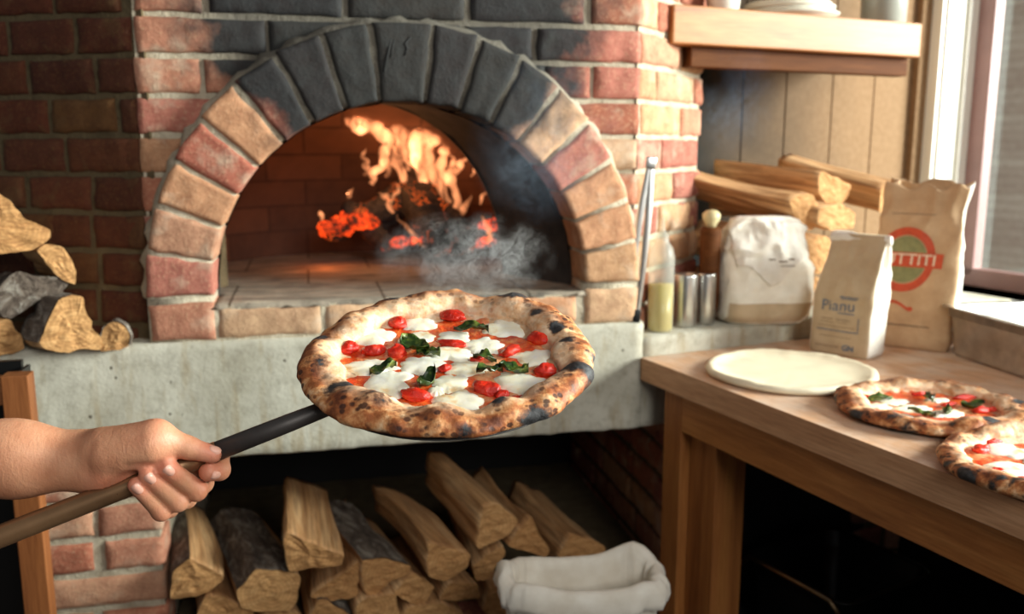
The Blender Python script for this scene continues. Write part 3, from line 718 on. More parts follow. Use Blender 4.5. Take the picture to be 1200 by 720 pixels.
NL = [  # outline, depth, (corner, back pixel), bark edges, label
 ([(333, 634), (336, 625), (398, 650), (403, 652), (401, 662), (372, 667), (338, 671)], 1.68, ((400, 650), (384, 566)), (6,), 'large pale split log at the top centre of the niche pile'),
 ([(199, 703), (203, 672), (222, 652), (259, 674), (262, 680), (241, 694), (212, 702)], 1.66, ((222, 652), (213, 590)), (0, 1), 'split log standing highest at the far left of the niche, beside the pier'),
 ([(276, 692), (300, 668), (345, 672), (352, 676), (348, 705), (338, 716), (300, 718), (282, 712)], 1.67, ((300, 668), (262, 600)), (0, 1), 'bark-topped log with a wide rough end, left of the top pale log'),
 ([(363, 700), (400, 672), (423, 657), (419, 700), (385, 704)], 1.70, ((400, 672), (392, 610)), (), 'wedge-shaped log end directly below the top pale log'),
 ([(424, 656), (452, 655), (482, 663), (479, 672), (458, 682), (435, 702), (428, 690)], 1.70, ((482, 663), (418, 590)), (1, 0), 'silver-barked log right of the top pale log'),
 ([(500, 635), (552, 650), (548, 666), (522, 683), (503, 675)], 1.70, ((552, 650), (470, 572)), (), 'long split log slanting back in the middle of the niche'),
 ([(567, 592), (584, 590), (608, 611), (598, 626), (562, 643), (558, 640)], 1.74, ((567, 592), (512, 540)), (), 'thick square-edged log topmost at the right of the niche pile'),
 ([(461, 696), (484, 672), (510, 688), (494, 711), (478, 706)], 1.72, ((484, 672), (440, 622)), (), 'log end tucked below the silver-barked log'),
 ([(552, 663), (590, 640), (594, 648), (570, 680), (556, 682)], 1.78, ((590, 640), (570, 600)), (), 'thin angular log behind the slanting middle log'),
 ([(595, 640), (622, 605), (645, 646), (640, 655)], 1.86, ((622, 605), (575, 555)), (), 'triangular log in shadow right of the thick topmost log'),
 ([(655, 648), (670, 625), (710, 640), (706, 660), (660, 668)], 1.92, ((670, 625), (600, 560)), (), 'dark log furthest right in the niche above the white sack'),
 ([(513, 704), (528, 684), (560, 684), (563, 702)], 1.74, ((528, 684), (505, 650)), (), 'small log end low in the niche under the slanting middle log'),
 ([(230, 722), (240, 700), (262, 700), (296, 716), (300, 735), (236, 740)], 1.66, ((262, 700), (250, 655)), (), 'low pale log under the far left niche log'),
 ([(418, 712), (430, 700), (464, 697), (470, 722), (420, 735)], 1.68, ((464, 697), (440, 650)), (), 'orange-tinted log end beneath the silver-barked log'),
 ([(360, 735), (372, 703), (384, 703), (412, 722), (410, 745), (362, 748)], 1.69, ((384, 703), (375, 665)), (1, 2), 'dark bark-topped log at the photo bottom under the wedge-shaped end'),
 ([(466, 735), (478, 712), (520, 708), (545, 722), (540, 745), (470, 748)], 1.72, ((478, 712), (462, 680)), (), 'broad low log at the photo bottom in the middle of the niche'),
 ([(566, 715), (575, 690), (596, 700), (604, 722), (590, 735)], 1.78, ((575, 690), (560, 655)), (), 'log end half hidden just left of the white sack'),
 ([(302, 745), (312, 722), (345, 718), (358, 730), (352, 755), (306, 758)], 1.68, ((345, 718), (335, 690)), (), 'log at the photo bottom under the wide rough-ended log'),
]
for k, (poly, Y, back, bark, lab) in enumerate(NL): woodlog(poly, Y, back, .36, bark, lab, GN, seed=k+1)
# hidden lower tiers carry the visible ones
base = [(-.0, .04), (.17, .04), (.34, .05), (.51, .05), (.68, .06), (.85, .08)]
lr = random.Random(5); GB = 'logs at the base of the niche pile'
def plainlog(s, n, z, wd, hh, L, seed, lab, grp):
    p = oven(s, n, z); MM = frame(p, NN*1.0+U*(-.08)); N = 22; pts = []
    k = 5; r2 = random.Random(seed)
    cor = [(wd/2*cos(2*pi*i/k+.3+r2.uniform(-.2, .2))*1.1, hh/2+hh/2*sin(2*pi*i/k+.3+r2.uniform(-.2, .2))) for i in range(k)]
    mz = min(c[1] for c in cor); V = []
    for j in range(8):
        for i in range(k):
            for q in range(4):
                a = cor[i]; b = cor[(i+1) % k]; y = a[0]+(b[0]-a[0])*q/4; zz = a[1]+(b[1]-a[1])*q/4-mz
                V.append((L*j/7, y+float(noise([j*.2, y*9, zz*9], 6, seed))*.003, zz))
    n_ = k*4; Fc = [(j*n_+i, (j+1)*n_+i, (j+1)*n_+(i+1) % n_, j*n_+(i+1) % n_) for j in range(7) for i in range(n_)]
    o = mesh('firewood_log', V, Fc+[tuple(range(n_)), tuple(7*n_+i for i in range(n_))[::-1]], [M['log'], M['logend']], None, MM, False, [0]*len(Fc)+[1, 1]); tag(o, lab, 'log', grp)
# left stack on the slab
GL = 'short logs stacked on the slab left of the arch'
axl = (-.30, 1.0, 0)
LL = [
 ([(76, 414), (50, 408), (48, 400), (68, 352), (84, 341), (98, 350), (99, 362), (113, 388), (121, 398), (117, 410), (100, 409), (80, 416)], 1.62, (2, 3, 4), 'triangular split log standing on the slab beside the arch foot'),
 ([(-40, 415), (-38, 380), (0, 372), (14, 378), (30, 400), (33, 410), (22, 414)], 1.61, (3, 2), 'log end at the bottom left corner of the stack on the slab'),
 ([(-10, 352), (10, 322), (24, 318), (84, 326), (80, 334), (66, 348), (46, 352), (30, 362), (14, 374), (2, 374)], 1.62, (2, 3, 4, 5, 6, 7), 'dark bark-covered log in the middle of the left stack'),
 ([(42, 293), (54, 284), (72, 290), (84, 305), (90, 320), (88, 333), (76, 330), (62, 320), (52, 303)], 1.64, (), 'pinkish split log leaning at the right of the left stack'),
 ([(-45, 300), (-42, 235), (-10, 224), (14, 232), (30, 255), (58, 270), (60, 278), (44, 292), (20, 296), (-10, 296)], 1.60, (1, 2, 3), 'topmost half-round log of the left stack'),
]
for k, (poly, Y, bark, lab) in enumerate(LL): woodlog(poly, Y, None, .11 if k != 4 else .15, bark if k != 2 else (), lab, GL, axis=(-1.05, 1.0, 0), seed=40+k, mats=[M['bark'], M['bark'], 0] if k == 2 else None, rough=.008)
woodlog([(118, 412), (116, 398), (120, 384), (132, 378), (146, 382), (153, 392), (152, 405), (140, 413)], 1.645, None, .045, tuple(range(1, 6)), 'small round grey stub of wood beside the arch foot', GL, axis=(-.3, 1, 0), seed=50)
# logs behind the flour bags
GR = 'logs stacked on the ledge behind the flour bags'
RL = [
 ([(925, 236), (935, 229), (953, 229), (958, 238), (960, 258), (952, 269), (944, 270), (930, 250)], 2.12, ((935, 229), (838, 205)), (), 'orange-brown log directly above the short white flour bag'),
 ([(963, 200), (985, 210), (998, 218), (992, 232), (984, 240), (970, 238), (959, 225), (959, 212)], 2.20, ((964, 200), (892, 191)), (), 'log with a bright pale end at the top of the right stack'),
 ([(1032, 222), (1040, 215), (1060, 216), (1072, 232), (1066, 250), (1030, 250)], 2.24, ((1036, 215), (968, 196)), (), 'brown log running behind the tall kraft bag'),
 ([(960, 245), (985, 238), (1003, 250), (1000, 268), (975, 270), (958, 262)], 2.16, ((985, 238), (900, 228)), (), 'log wedged beneath the bright-ended top log'),
 ([(942, 286), (960, 274), (978, 282), (980, 312), (958, 322), (940, 312)], 2.14, ((960, 274), (860, 262)), (), 'dark log seen in the gap between the short and printed flour bags'),
 ([(936, 335), (955, 324), (978, 330), (980, 352), (955, 360), (938, 354)], 2.14, ((955, 324), (850, 312)), (), 'lowest log seen in the gap between the short and printed flour bags'),
]
for k, (poly, Y, back, bark, lab) in enumerate(RL): woodlog(poly, Y, back, .30, bark, lab, GR, seed=60+k, zlev=Y+.10)

# ------------------------------------------------------------------ fire
def fl(px, py, n): return on_plane(px, py, oven(0, n, 0), NN)
CH = [M['char'], M['char']]
def fire_log(a, b, ra, rb, seed, lab):
    a = np.array(a); b = np.array(b); MM = frame(a, b-a); L = float(np.linalg.norm(b-a)); N = 26; J = 20; V = []
    for j in range(J):
        t = j/(J-1); r = ra+(rb-ra)*t; e = min(1, .6+t*6, .6+(1-t)*6)
        for i in range(N):
            q = 2*pi*i/N; P = np.array([L*t, r*cos(q), r*sin(q)]); d = 1+.28*float(noise(P+seed, 28, 2))+.12*float(noise(P+seed, 80, 4)); V.append((L*t, r*cos(q)*d*e, r*sin(q)*d*e))
    Fc = grid_faces(N, J, True)+[tuple(range(N))[::-1], tuple((J-1)*N+i for i in range(N))]
    o = mesh('burning_log', V, Fc, M['char'], None, MM); tag(o, lab, 'log', 'logs burning in the oven')
fire_log(fl(383, 278, .60), fl(480, 225, .66), .024, .042, 1, 'charred log leaning up to the left over the orange embers')
fire_log(fl(432, 262, .66), fl(505, 212, .74), .042, .058, 2, 'blackened log at the back under the tallest flames')
fire_log(fl(520, 292, .52), fl(478, 225, .66), .046, .050, 3, 'dark smoking log pointing out toward the oven mouth')
fire_log(fl(548, 290, .55), fl(500, 240, .68), .046, .050, 4, 'thick charred log right of the smoking one')
fire_log(fl(562, 285, .62), fl(590, 235, .72), .036, .040, 5, 'glowing log at the right inner wall of the oven')
fire_log(fl(455, 290, .55), fl(405, 240, .64), .024, .026, 6, 'short crossed log in front of the orange embers')
eb = MB(); er = random.Random(4)
def blob(mb, c, r, seed, n=10, sq=1.):
    V = []
    for j in range(n+1):
        for i in range(2*n):
            a = pi*j/n; b = pi*i/n; d = np.array([sin(a)*cos(b), sin(a)*sin(b), cos(a)*sq]); k = 1+.35*float(noise(d*1.3+seed, 1.7, 3)); V.append(np.array(c)+d*r*k)
    mb.add(V, [f[::-1] for f in grid_faces(2*n, n+1, True)])
for px, py, n_, r, k in ((400, 268, .575, .028, 44), (420, 262, .575, .028, 44), (388, 272, .575, .02, 24), (385, 276, .60, .014, 12), (412, 255, .62, .02, 10), (470, 285, .53, .018, 18), (490, 283, .53, .016, 10), (575, 265, .60, .022, 22), (570, 285, .56, .018, 12), (448, 292, .5, .006, 2)):
    c0 = fl(px, py, n_)
    for q in range(max(1, k//4)):
        c = c0+np.array([er.gauss(0, r*.6), er.gauss(0, r*.6), abs(er.gauss(0, r*.25))]); blob(eb, c, r*er.uniform(.55, .95), er.random()*40, 8, .8)
o = eb.obj('embers', M['ember'], None, smooth=True); tag(o, 'bed of glowing orange embers among the burning logs', 'embers', kind='stuff')
fb = MB()
def tongue(pts, n_, seed=0, sq=.8, seg=36):
    """pts: (px, py, half width px) along the tongue"""
    P = [fl(p[0], p[1], n_) for p in pts]; s = np.linspace(0, len(pts)-1, seg); Q = []; R = []
    for u_ in s:
        i = min(int(u_), len(pts)-2); f = u_-i; f = f*f*(3-2*f)*.5+f*.5; q = P[i]*(1-f)+P[i+1]*f
        w_ = (pts[i][2]*(1-f)+pts[i+1][2]*f)*1.0/F*2.3
        Q.append(q+np.array([noise([u_*2.3, seed, 1], 1.)*.008, noise([u_*1.1, seed, 4], 1.)*.012, 0])); R.append(max(.0012, w_*(1+.35*float(noise([u_*3, seed, 9], 1.)))))
    fb.tube(Q, R, 14, sq=1)
for k, (n_, pts) in enumerate((
 (.64, [(456, 208, 3), (450, 184, 7), (456, 164, 10), (442, 150, 12), (424, 143, 12), (408, 138, 8), (396, 131, 1)]),
 (.66, [(446, 150, 4), (432, 140, 12), (418, 132, 10), (402, 128, 5), (394, 133, 1)]),
 (.67, [(472, 214, 3), (464, 190, 7), (468, 168, 9), (460, 148, 14), (446, 134, 13), (426, 126, 9), (404, 128, 2)]),
 (.65, [(478, 200, 3), (470, 178, 6), (474, 158, 9), (470, 138, 12), (452, 124, 8), (438, 121, 2)]),
 (.65, [(500, 226, 3), (490, 204, 6), (482, 180, 8), (476, 160, 9), (486, 146, 11), (476, 132, 9), (456, 122, 2)]),
 (.62, [(496, 214, 3), (494, 192, 7), (488, 170, 11), (498, 156, 11), (502, 142, 6), (494, 130, 1)]),
 (.62, [(522, 234, 2), (512, 214, 6), (500, 190, 8), (498, 172, 11), (510, 160, 11), (516, 148, 5), (508, 136, 1)]),
 (.62, [(528, 238, 3), (520, 216, 6), (514, 196, 6), (522, 178, 7), (518, 164, 5), (524, 152, 1)]),
 (.60, [(536, 244, 3), (536, 224, 6), (528, 206, 7), (540, 194, 5), (545, 186, 2), (538, 178, .6)]),
 (.60, [(532, 206, 2), (526, 196, 4), (530, 186, 2), (524, 178, .6)]),
 (.62, [(432, 216, 3), (438, 204, 6), (448, 194, 5), (453, 180, 3), (449, 170, .6)]),
 (.63, [(428, 206, 2), (431, 192, 4), (427, 182, 2.5), (430, 174, .6)]),
 (.52, [(462, 250, 2), (459, 238, 4), (464, 226, 2.5), (463, 214, .6)]),
 (.50, [(500, 290, 1), (488, 282, 3), (474, 266, 2.5), (464, 252, 1)]),
 (.62, [(409, 233, 1), (411, 227, 3.5), (410, 220, .6)]), (.60, [(373, 259, 1), (375, 252, 3.5), (379, 246, .6)]),
 (.56, [(457, 236, 1.5), (452, 231, 4), (445, 226, .8)]), (.60, [(566, 240, 1), (567, 228, 2.5), (570, 216, .6)]),
 (.60, [(555, 207, 1), (559, 197, 3.5), (552, 184, .6)]), (.60, [(540, 254, 2), (546, 242, 5), (552, 228, .6)]), (.54, [(572, 286, 2), (574, 270, 6), (566, 254, 1)]))): tongue(pts, n_, k+1)
o = fb.obj('flames', M['flame']); tag(o, 'tall orange flames rising from the burning logs', 'fire', kind='stuff')
point('fire_glow', tuple(oven(.50, .52, 1.27)), .7, (1, .40, .12), .07)
point('fire_glow_high', tuple(oven(.42, .45, 1.34)), .3, (1, .45, .16), .06)
point('ember_glow', tuple(oven(.34, .50, 1.10)), .25, (1, .2, .04), .03)
# ------------------------------------------------------------------ pizzas
def m_crust():
    t = NT('charred_pizza_crust'); c = t.coord(); n1 = t.noise(c, 34, 5, .62); n2 = t.noise(c, 95, 4, .6); n3 = t.noise(c, 150, 4, .6)
    ch = t.n('Attribute', {'attribute_name': 'char'}).outputs['Fac']; inn = t.n('Attribute', {'attribute_name': 'inner'}).outputs['Fac']
    col = t.ramp(n1, (.33, srgb(240, 200, 156)), (.43, srgb(214, 150, 96)), (.51, srgb(170, 98, 52)), (.64, srgb(108, 54, 28)))
    col = t.mix(t.math('MULTIPLY', inn, .8), col, t.ramp(n2, (.35, srgb(250, 226, 192)), (.7, srgb(228, 170, 116))))
    v = t.n('TexVoronoi', Vector=t.coord((1, 1, 1.3)), Scale=92., Randomness=1.).outputs[0]
    sp = t.math('MULTIPLY', t.ramp(t.math('ADD', v, t.math('MULTIPLY', n3, .25)), (.38, 1), (.52, 0)), t.ramp(t.noise(c, 26, 3), (.40, 0), (.50, 1)))
    sp = t.math('MULTIPLY', sp, t.math('SUBTRACT', 1., t.math('MULTIPLY', inn, .75)))
    col = t.mix(t.math('MULTIPLY', sp, .9), col, srgb(62, 34, 24))
    cm = t.math('ADD', ch, t.math('MULTIPLY', t.math('SUBTRACT', n2, .5), 1.1))
    col = t.mix(t.ramp(cm, (.30, 0), (.48, .75)), col, srgb(96, 54, 32))
    col = t.mix(t.ramp(cm, (.46, 0), (.62, 1)), col, t.ramp(n3, (.3, (.010, .010, .011, 1)), (.7, (.05, .05, .052, 1))))
    h = t.math('SUBTRACT', t.math('ADD', n2, n3), t.math('MULTIPLY', sp, .3))
    t.bsdf(col, .62, t.bump(h, .5, .0018), Subsurface_Weight=.05, Subsurface_Radius=(.01, .005, .003)); return t.done()
def m_sauce():
    t = NT('tomato_sauce'); c = t.coord(); n1 = t.noise(c, 30, 5, .65); n2 = t.noise(c, 90, 5, .7); n3 = t.noise(c, 17, 4, .6)
    col = t.ramp(n2, (.3, srgb(190, 44, 14)), (.5, srgb(226, 82, 30)), (.72, srgb(246, 146, 74)))
    col = t.mix(t.ramp(n1, (.52, 0), (.66, .7)), col, srgb(250, 206, 150))
    col = t.mix(t.ramp(n3, (.62, 0), (.72, .7)), col, srgb(196, 120, 40))
    t.bsdf(col, .30, t.bump(t.math('ADD', n2, t.math('MULTIPLY', n1, 2.)), .9, .003), Specular_IOR_Level=.6, Subsurface_Weight=.1, Subsurface_Radius=(.01, .003, .001)); return t.done()
def m_cheese():
    t = NT('melted_mozzarella'); c = t.coord(); n1 = t.noise(c, 40, 4); n2 = t.noise(c, 120, 3)
    col = t.ramp(n1, (.35, srgb(255, 252, 238)), (.60, srgb(255, 246, 216)), (.74, srgb(244, 196, 126)))
    t.bsdf(col, .32, t.bump(n1, .5, .002), Subsurface_Weight=.25, Subsurface_Radius=(.01, .009, .006), Specular_IOR_Level=.5); return t.done()
def m_tomato():
    t = NT('roasted_tomato_skin'); c = t.coord(); n1 = t.noise(c, 70, 5); n2 = t.noise(c, 160, 4, .7)
    col = t.ramp(n1, (.3, srgb(176, 26, 12)), (.55, srgb(216, 44, 20)), (.8, srgb(236, 96, 48)))
    t.bsdf(col, .2, t.bump(t.math('ADD', n1, n2), .8, .003), Subsurface_Weight=.15, Subsurface_Radius=(.01, .002, .001)); return t.done()
def m_basil():
    t = NT('basil'); c = t.coord(); n1 = t.noise(c, 80, 4); col = t.ramp(n1, (.3, srgb(18, 32, 12)), (.5, srgb(46, 70, 24)), (.68, srgb(120, 132, 56)))
    t.bsdf(col, .3, t.bump(n1, .6, .002)); return t.done()
M['crust'] = m_crust(); M['sauce'] = m_sauce(); M['cheese'] = m_cheese(); M['tomato'] = m_tomato(); M['basil'] = m_basil()
def vec(x, y, z): return np.array([x, y, z], float)
def make_pizza(PM, R, seed, spots, cheeses, toms, leaves, label, hump=()):
    """spots: (px, py, height, radius m, strength); toppings in photo pixels dropped onto this pizza's plane"""
    root = empty('pizza', PM, label, 'pizza')
    o3 = np.array(PM.translation); zn = np.array(PM.col[2])[:3]
    def L(px, py, h):
        p = on_plane(px, py, o3+zn*h, zn); return loc(PM, [p])[0]
    S = [(L(a, b, h), r*1.25, s*1.05) for a, b, h, r, s in spots]
    Hm = [(L(a, b, .02), r, s) for a, b, r, s in hump]
    nt = 300; phis = np.concatenate([np.linspace(-2.3, 3.35, 46)])
    V = []; inner = []
    base = []; thg = np.linspace(0, 2*pi, nt, endpoint=False)
    ct, st = np.cos(thg), np.sin(thg)
    RR = R*(1+.016*noise(np.stack([ct*1.5, st*1.5, thg*0+seed], -1), 1., 1)+.010*noise(np.stack([ct*4, st*4, thg*0+seed], -1), 1., 2))
    ar = .0205*(1+.26*noise(np.stack([ct*3.3, st*3.3, thg*0+seed], -1), 1., 4)); az = .0135*(1+.30*noise(np.stack([ct*3.9, st*3.9, thg*0+seed+4], -1), 1., 6))
    V.append(np.array([[0, 0, .0005]])); inner.append(np.zeros(1))
    for ph in phis:
        rc = RR-ar; r = rc+ar*np.cos(ph)*(1 if ph < pi/2 else 1.12); z = az+az*np.sin(ph)*(1 if ph > 0 else .85)
        P = np.stack([r*ct, r*st, z], -1); d = np.stack([np.cos(ph)*ct, np.cos(ph)*st, np.full(nt, np.sin(ph))], -1)
        k = max(0, min(1, (ph+1.0)/1.2))
        amp = (noise(P+seed, 34, 3)*.0042+noise(P+seed, 85, 5)*.0018)*k+noise(P+seed, 190, 6)*.0006
        for c, rr, s in Hm: amp = amp+s*np.exp(-((P-c)**2).sum(-1)/rr**2)*k
        V.append(P+d*amp[:, None]); inner.append(np.full(nt, max(0, min(1, (ph-1.3)/1.0))))
    V = np.concatenate(V); inner = np.concatenate(inner); n = len(phis)
    V[:, 2] = np.maximum(V[:, 2], 0.)
    Fc = [(0, 1+(i+1) % nt, 1+i) for i in range(nt)]+grid_faces(nt, n, True, 1); last = 1+(n-1)*nt
    rl = np.linalg.norm(V[last:last+nt, :2], axis=1)
    for q in (.8, .5, .2):
        b0 = len(V); V = np.concatenate([V, np.stack([rl*q*ct, rl*q*st, np.full(nt, .006)], -1)]); inner = np.concatenate([inner, np.ones(nt)])
        Fc += [(b0-nt+i, b0-nt+(i+1) % nt, b0+(i+1) % nt, b0+i) for i in range(nt)] if b0-nt == last or q < .8 else []
    b0 = len(V); V = np.concatenate([V, [[0, 0, .006]]]); inner = np.append(inner, 1.); Fc += [(b0-nt+i, b0-nt+(i+1) % nt, b0) for i in range(nt)]
    char = np.zeros(len(V))
    for c, rr, s in S: char = np.maximum(char, s*np.exp(-(((V-c)/np.array([1, 1, 1]))**2).sum(-1)/rr**2))
    char += (.22*np.clip(noise(V+seed, 30, 8), 0, 1)+.12*np.clip(noise(V+seed, 75, 9), 0, 1))*(1-inner*.6)
    mesh('crust', V, Fc, M['crust'], root, None, attrs={'char': char, 'inner': inner})
    # sauce
    ri = R*.82; V = [np.array([[0, 0, .0085]])]; m = 30
    for j in range(1, m+1):
        r = ri*j/m*(1+.05*noise(np.stack([ct*2, st*2, thg*0+seed+2], -1), 1., 3)*(j/m)); P = np.stack([r*ct, r*st, np.full(nt, .0085)], -1)
        P[:, 2] += noise(P+seed, 55, 2)*.0020+noise(P+seed, 120, 5)*.0009-.001*(j == m)+.002*max(0, j/m-.8)*5*0.2; V.append(P)
    V = np.concatenate(V); Fc = [(0, 1+i, 1+(i+1) % nt) for i in range(nt)]+[f[::-1] for f in grid_faces(nt, m, True, 1)]
    mesh('sauce', V, Fc, M['sauce'], root)
    r2 = random.Random(seed)
    for k, (px, py, rx, ry) in enumerate(cheeses):
        c = L(px, py, .011); sc = 1/F*np.linalg.norm(o3-CAM); a_, b_ = rx*sc*1.12, ry*sc/.45*1.02; n_, m_ = 48, 9; V = []; sd = seed*9+k
        for j in range(m_+1):
            q = j/m_
            for i in range(n_):
                th = 2*pi*i/n_; k_ = 1+.30*float(noise([cos(th)*1.6, sin(th)*1.6, sd], 1.))+.20*float(noise([cos(th)*4, sin(th)*4, sd], 1.))
                x = a_*q*k_*cos(th); y = b_*q*k_*sin(th); V.append((c[0]+x, c[1]+y, .0090+.0030*(1-q**4)+.0008*float(noise([x, y, sd], 90))*(1-q)-.0010*(j == m_)))
        mesh('mozzarella', V, [f[::-1] for f in grid_faces(n_, m_+1, True)], M['cheese'], root)
    for k, (px, py, rx, ry, ang) in enumerate(toms):
        sc = 1/F*np.linalg.norm(o3-CAM); a_, b_ = rx*sc*.95, ry*sc*1.15; c = L(px, py, .012); sd = seed*5+k; V = []; n_ = 26; m_ = 16
        for j in range(m_+1):
            p_ = pi*j/m_
            for i in range(n_):
                th = 2*pi*i/n_; d = vec(sin(p_)*cos(th), sin(p_)*sin(th), cos(p_)); k_ = 1+.26*float(noise(d*1.8+sd, 1.))+.10*float(noise(d*6+sd, 1.))+.04*float(noise(d*14+sd, 1.)); q = d*k_*np.array([a_, b_, min(.0080, b_*.7)])
                V.append((c[0]+q[0]*cos(ang)-q[1]*sin(ang), c[1]+q[0]*sin(ang)+q[1]*cos(ang), .012+q[2]))
        mesh('cherry_tomato', V, [f[::-1] for f in grid_faces(n_, m_+1, True)], M['tomato'], root)
    for k, (px, py, ln, ang, curl) in enumerate(leaves):
        c = L(px, py, .015); l_ = ln*1.12/F*np.linalg.norm(o3-CAM); n_, m_ = 12, 7; sd = seed*3+k; V = []
        for side in (0, 1):
            for j in range(m_):
                for i in range(n_):
                    t_ = i/(n_-1); s_ = (j/(m_-1)-.5)*2; wd = l_*.42*sin(pi*t_**.8)**.8
                    x = (t_-.5)*l_; y = s_*wd*(1-.4*curl*abs(s_)); z = .0038+.006*curl*abs(s_)**1.5*(.6 if s_ > 0 else 1)+.003*sin(t_*5+sd)+.0030*float(noise([t_*6, s_*3, sd], 1.))+.0015*float(noise([t_*14, s_*6, sd], 1.))+.0010*abs(s_)-side*.0007
                    V.append((c[0]+x*cos(ang)-y*sin(ang), c[1]+x*sin(ang)+y*cos(ang), .0115+z))
        o = n_*m_; Fc = grid_faces(n_, m_)+[f[::-1] for f in grid_faces(n_, m_, False, o)]
        rim = [i for i in range(n_)]+[j*n_+n_-1 for j in range(1, m_)]+[(m_-1)*n_+i for i in range(n_-2, -1, -1)]+[j*n_ for j in range(m_-2, 0, -1)]
        Fc += [(rim[q], o+rim[q], o+rim[(q+1) % len(rim)], rim[(q+1) % len(rim)]) for q in range(len(rim))]
        mesh('basil_leaf', V, Fc, M['basil'], root)
    return root
PC = at_y(525, 431, .98)
xa = vec(cos(radians(1.5)), 0, -sin(radians(1.5))); za = vec(0, -sin(radians(14)), cos(radians(14)))
PM1 = frame(PC, xa, za)
# keep the requested normal exactly: rebuild from z
zx = Vector(za).normalized(); yx = zx.cross(Vector(xa)).normalized(); xx = yx.cross(zx)
for r in range(3): PM1[r][0] = xx[r]; PM1[r][1] = yx[r]; PM1[r][2] = zx[r]
sp1 = [(358, 405, .012, .012, .9), (361, 385, .014, .010, .8), (373, 394, .022, .009, .7), (408, 447, .024, .011, .9), (391, 464, .012, .012, .9), (441, 478, .016, .014, 1.1), (463, 502, .008, .012, .9),
       (508, 506, .008, .012, .9), (543, 506, .010, .010, .9), (625, 491, .014, .013, .9), (640, 486, .012, .009, .8), (584, 470, .025, .009, .9), (679, 437, .020, .015, 1.25), (690, 441, .014, .012, 1.2), (667, 432, .025, .010, 1.), (652, 383, .026, .009, .9), (663, 399, .026, .008, .8),
       (603, 350, .027, .011, 1.), (593, 346, .027, .009, .9), (478, 342, .027, .012, 1.), (459, 353, .025, .010, .9), (628, 367, .027, .007, .7), (558, 339, .027, .009, .7), (665, 458, .018, .008, .7), (690, 424, .012, .008, .9), (375, 430, .02, .010, .6), (365, 440, .01, .01, .7), (420, 485, .010, .010, .6), (480, 495, .015, .008, .7), (560, 497, .015, .007, .6), (500, 340, .026, .007, .6), (417, 358, .02, .007, .7), (397, 372, .018, .007, .7), (462, 458, .026, .008, .8)]
hump1 = [(441, 472, .016, .007), (679, 437, .016, .008), (408, 445, .014, .005), (600, 350, .022, .006), (482, 345, .02, .006), (585, 472, .014, .006), (530, 344, .02, .003), (640, 470, .02, .004)]
ch1 = [(492, 378, 24, 9), (592, 383, 27, 11), (440, 393, 24, 11), (496, 394, 18, 7), (533, 394, 18, 8), (566, 405, 20, 11), (527, 413, 23, 9), (494, 426, 24, 10), (438, 428, 28, 9), (628, 417, 24, 10), (546, 431, 22, 8), (455, 448, 22, 13), (527, 448, 18, 9), (612, 448, 24, 13), (536, 469, 24, 10), (474, 398, 8, 5), (512, 457, 10, 5)]
tm1 = [(530, 371, 18, 9, -.12), (467, 379, 12, 10, .3), (409, 408, 12, 9, .1), (438, 411, 14, 8, .1), (466, 413, 12, 10, -.5), (530, 403, 18, 6, -.3), (598, 412, 16, 7, .9), (632, 397, 15, 10, -.6), (639, 434, 13, 9, 0), (486, 463, 17, 8, -.4), (570, 456, 17, 9, -.5), (608, 468, 11, 5, 0), (521, 431, 8, 5, .4), (588, 462, 9, 5, .2), (415, 385, 8, 6, 0), (560, 420, 9, 4, .5), (505, 479, 7, 4, -.6)]
lf1 = [(487, 405, 44, -.75, .8), (503, 413, 34, -.75, .5), (552, 386, 40, -.2, .9), (568, 420, 26, -.3, .7), (574, 435, 30, .5, .9), (602, 433, 30, -.1, .9), (501, 446, 38, 1.3, 1.2), (449, 433, 28, .35, .8)]
pz = make_pizza(PM1, .163, 3, sp1, ch1, tm1, lf1, 'baked pizza held out on the peel in front of the oven, with tomatoes and basil', hump1)

# peel: round blade under the pizza, neck and long pole
ZB_ = Vector(PM1.col[2][:3]); blade_o = np.array(PM1.translation)-np.array(ZB_)*.0026
nk = on_plane(392, 475, blade_o-np.array(ZB_)*.006, np.array(ZB_)); P0 = at_y(0, 629, .80); Pn = nk
pdir = (Pn-P0)/np.linalg.norm(Pn-P0); PL = frame(P0-pdir*.45, pdir)
peel = empty('pizza_peel', PL, 'round dark metal pizza peel with a long bronze-coloured pole', 'peel')
Lt = float(np.linalg.norm(Pn-P0))+.45
mb = MB(); mb.tube([(0, 0, 0), (Lt*.3, 0, 0), (Lt*.75, 0, 0), (Lt-.125, 0, 0)], [.0112, .0112, .0108, .0104], 28); mb.obj('pole', M['peel'], peel)
inv = PL.inverted(); tip_w = Vector(nk); bdir = (Vector(PM1.translation)-tip_w).normalized()
pts = [inv @ (Vector(P0)+Vector(pdir)*(Lt-.45-.135)), inv @ (Vector(P0)+Vector(pdir)*(Lt-.45-.05)), inv @ tip_w, inv @ (tip_w+bdir*.035), inv @ (tip_w+bdir*.07)]
mb = MB(); mb.tube(pts, [.0100, .0096, .0085, .007, .004], 24); mb.obj('neck', M['peel_dark'], peel)
B = PL.inverted() @ (PM1 @ Matrix.Translation((0, 0, -.0026)))
mb = MB(); prof = [(0, 0), (.146, 0), (.149, .0009), (.146, .0018), (0, .0018)]
V = []; n_ = 80
for r, z in prof[1:]:
    V += [B @ Vector((r*cos(2*pi*k/n_), r*sin(2*pi*k/n_), z)) for k in range(n_)]
V = [v[:] for v in V]+[(B @ Vector((0, 0, 0)))[:], (B @ Vector((0, 0, .0018)))[:]]
Fc = grid_faces(n_, 4-0, True)+[(len(V)-2, (k+1) % n_, k) for k in range(n_)]+[(len(V)-1, 3*n_+k, 3*n_+(k+1) % n_) for k in range(n_)]
mesh('blade', V, Fc, M['peel_dark'], peel)

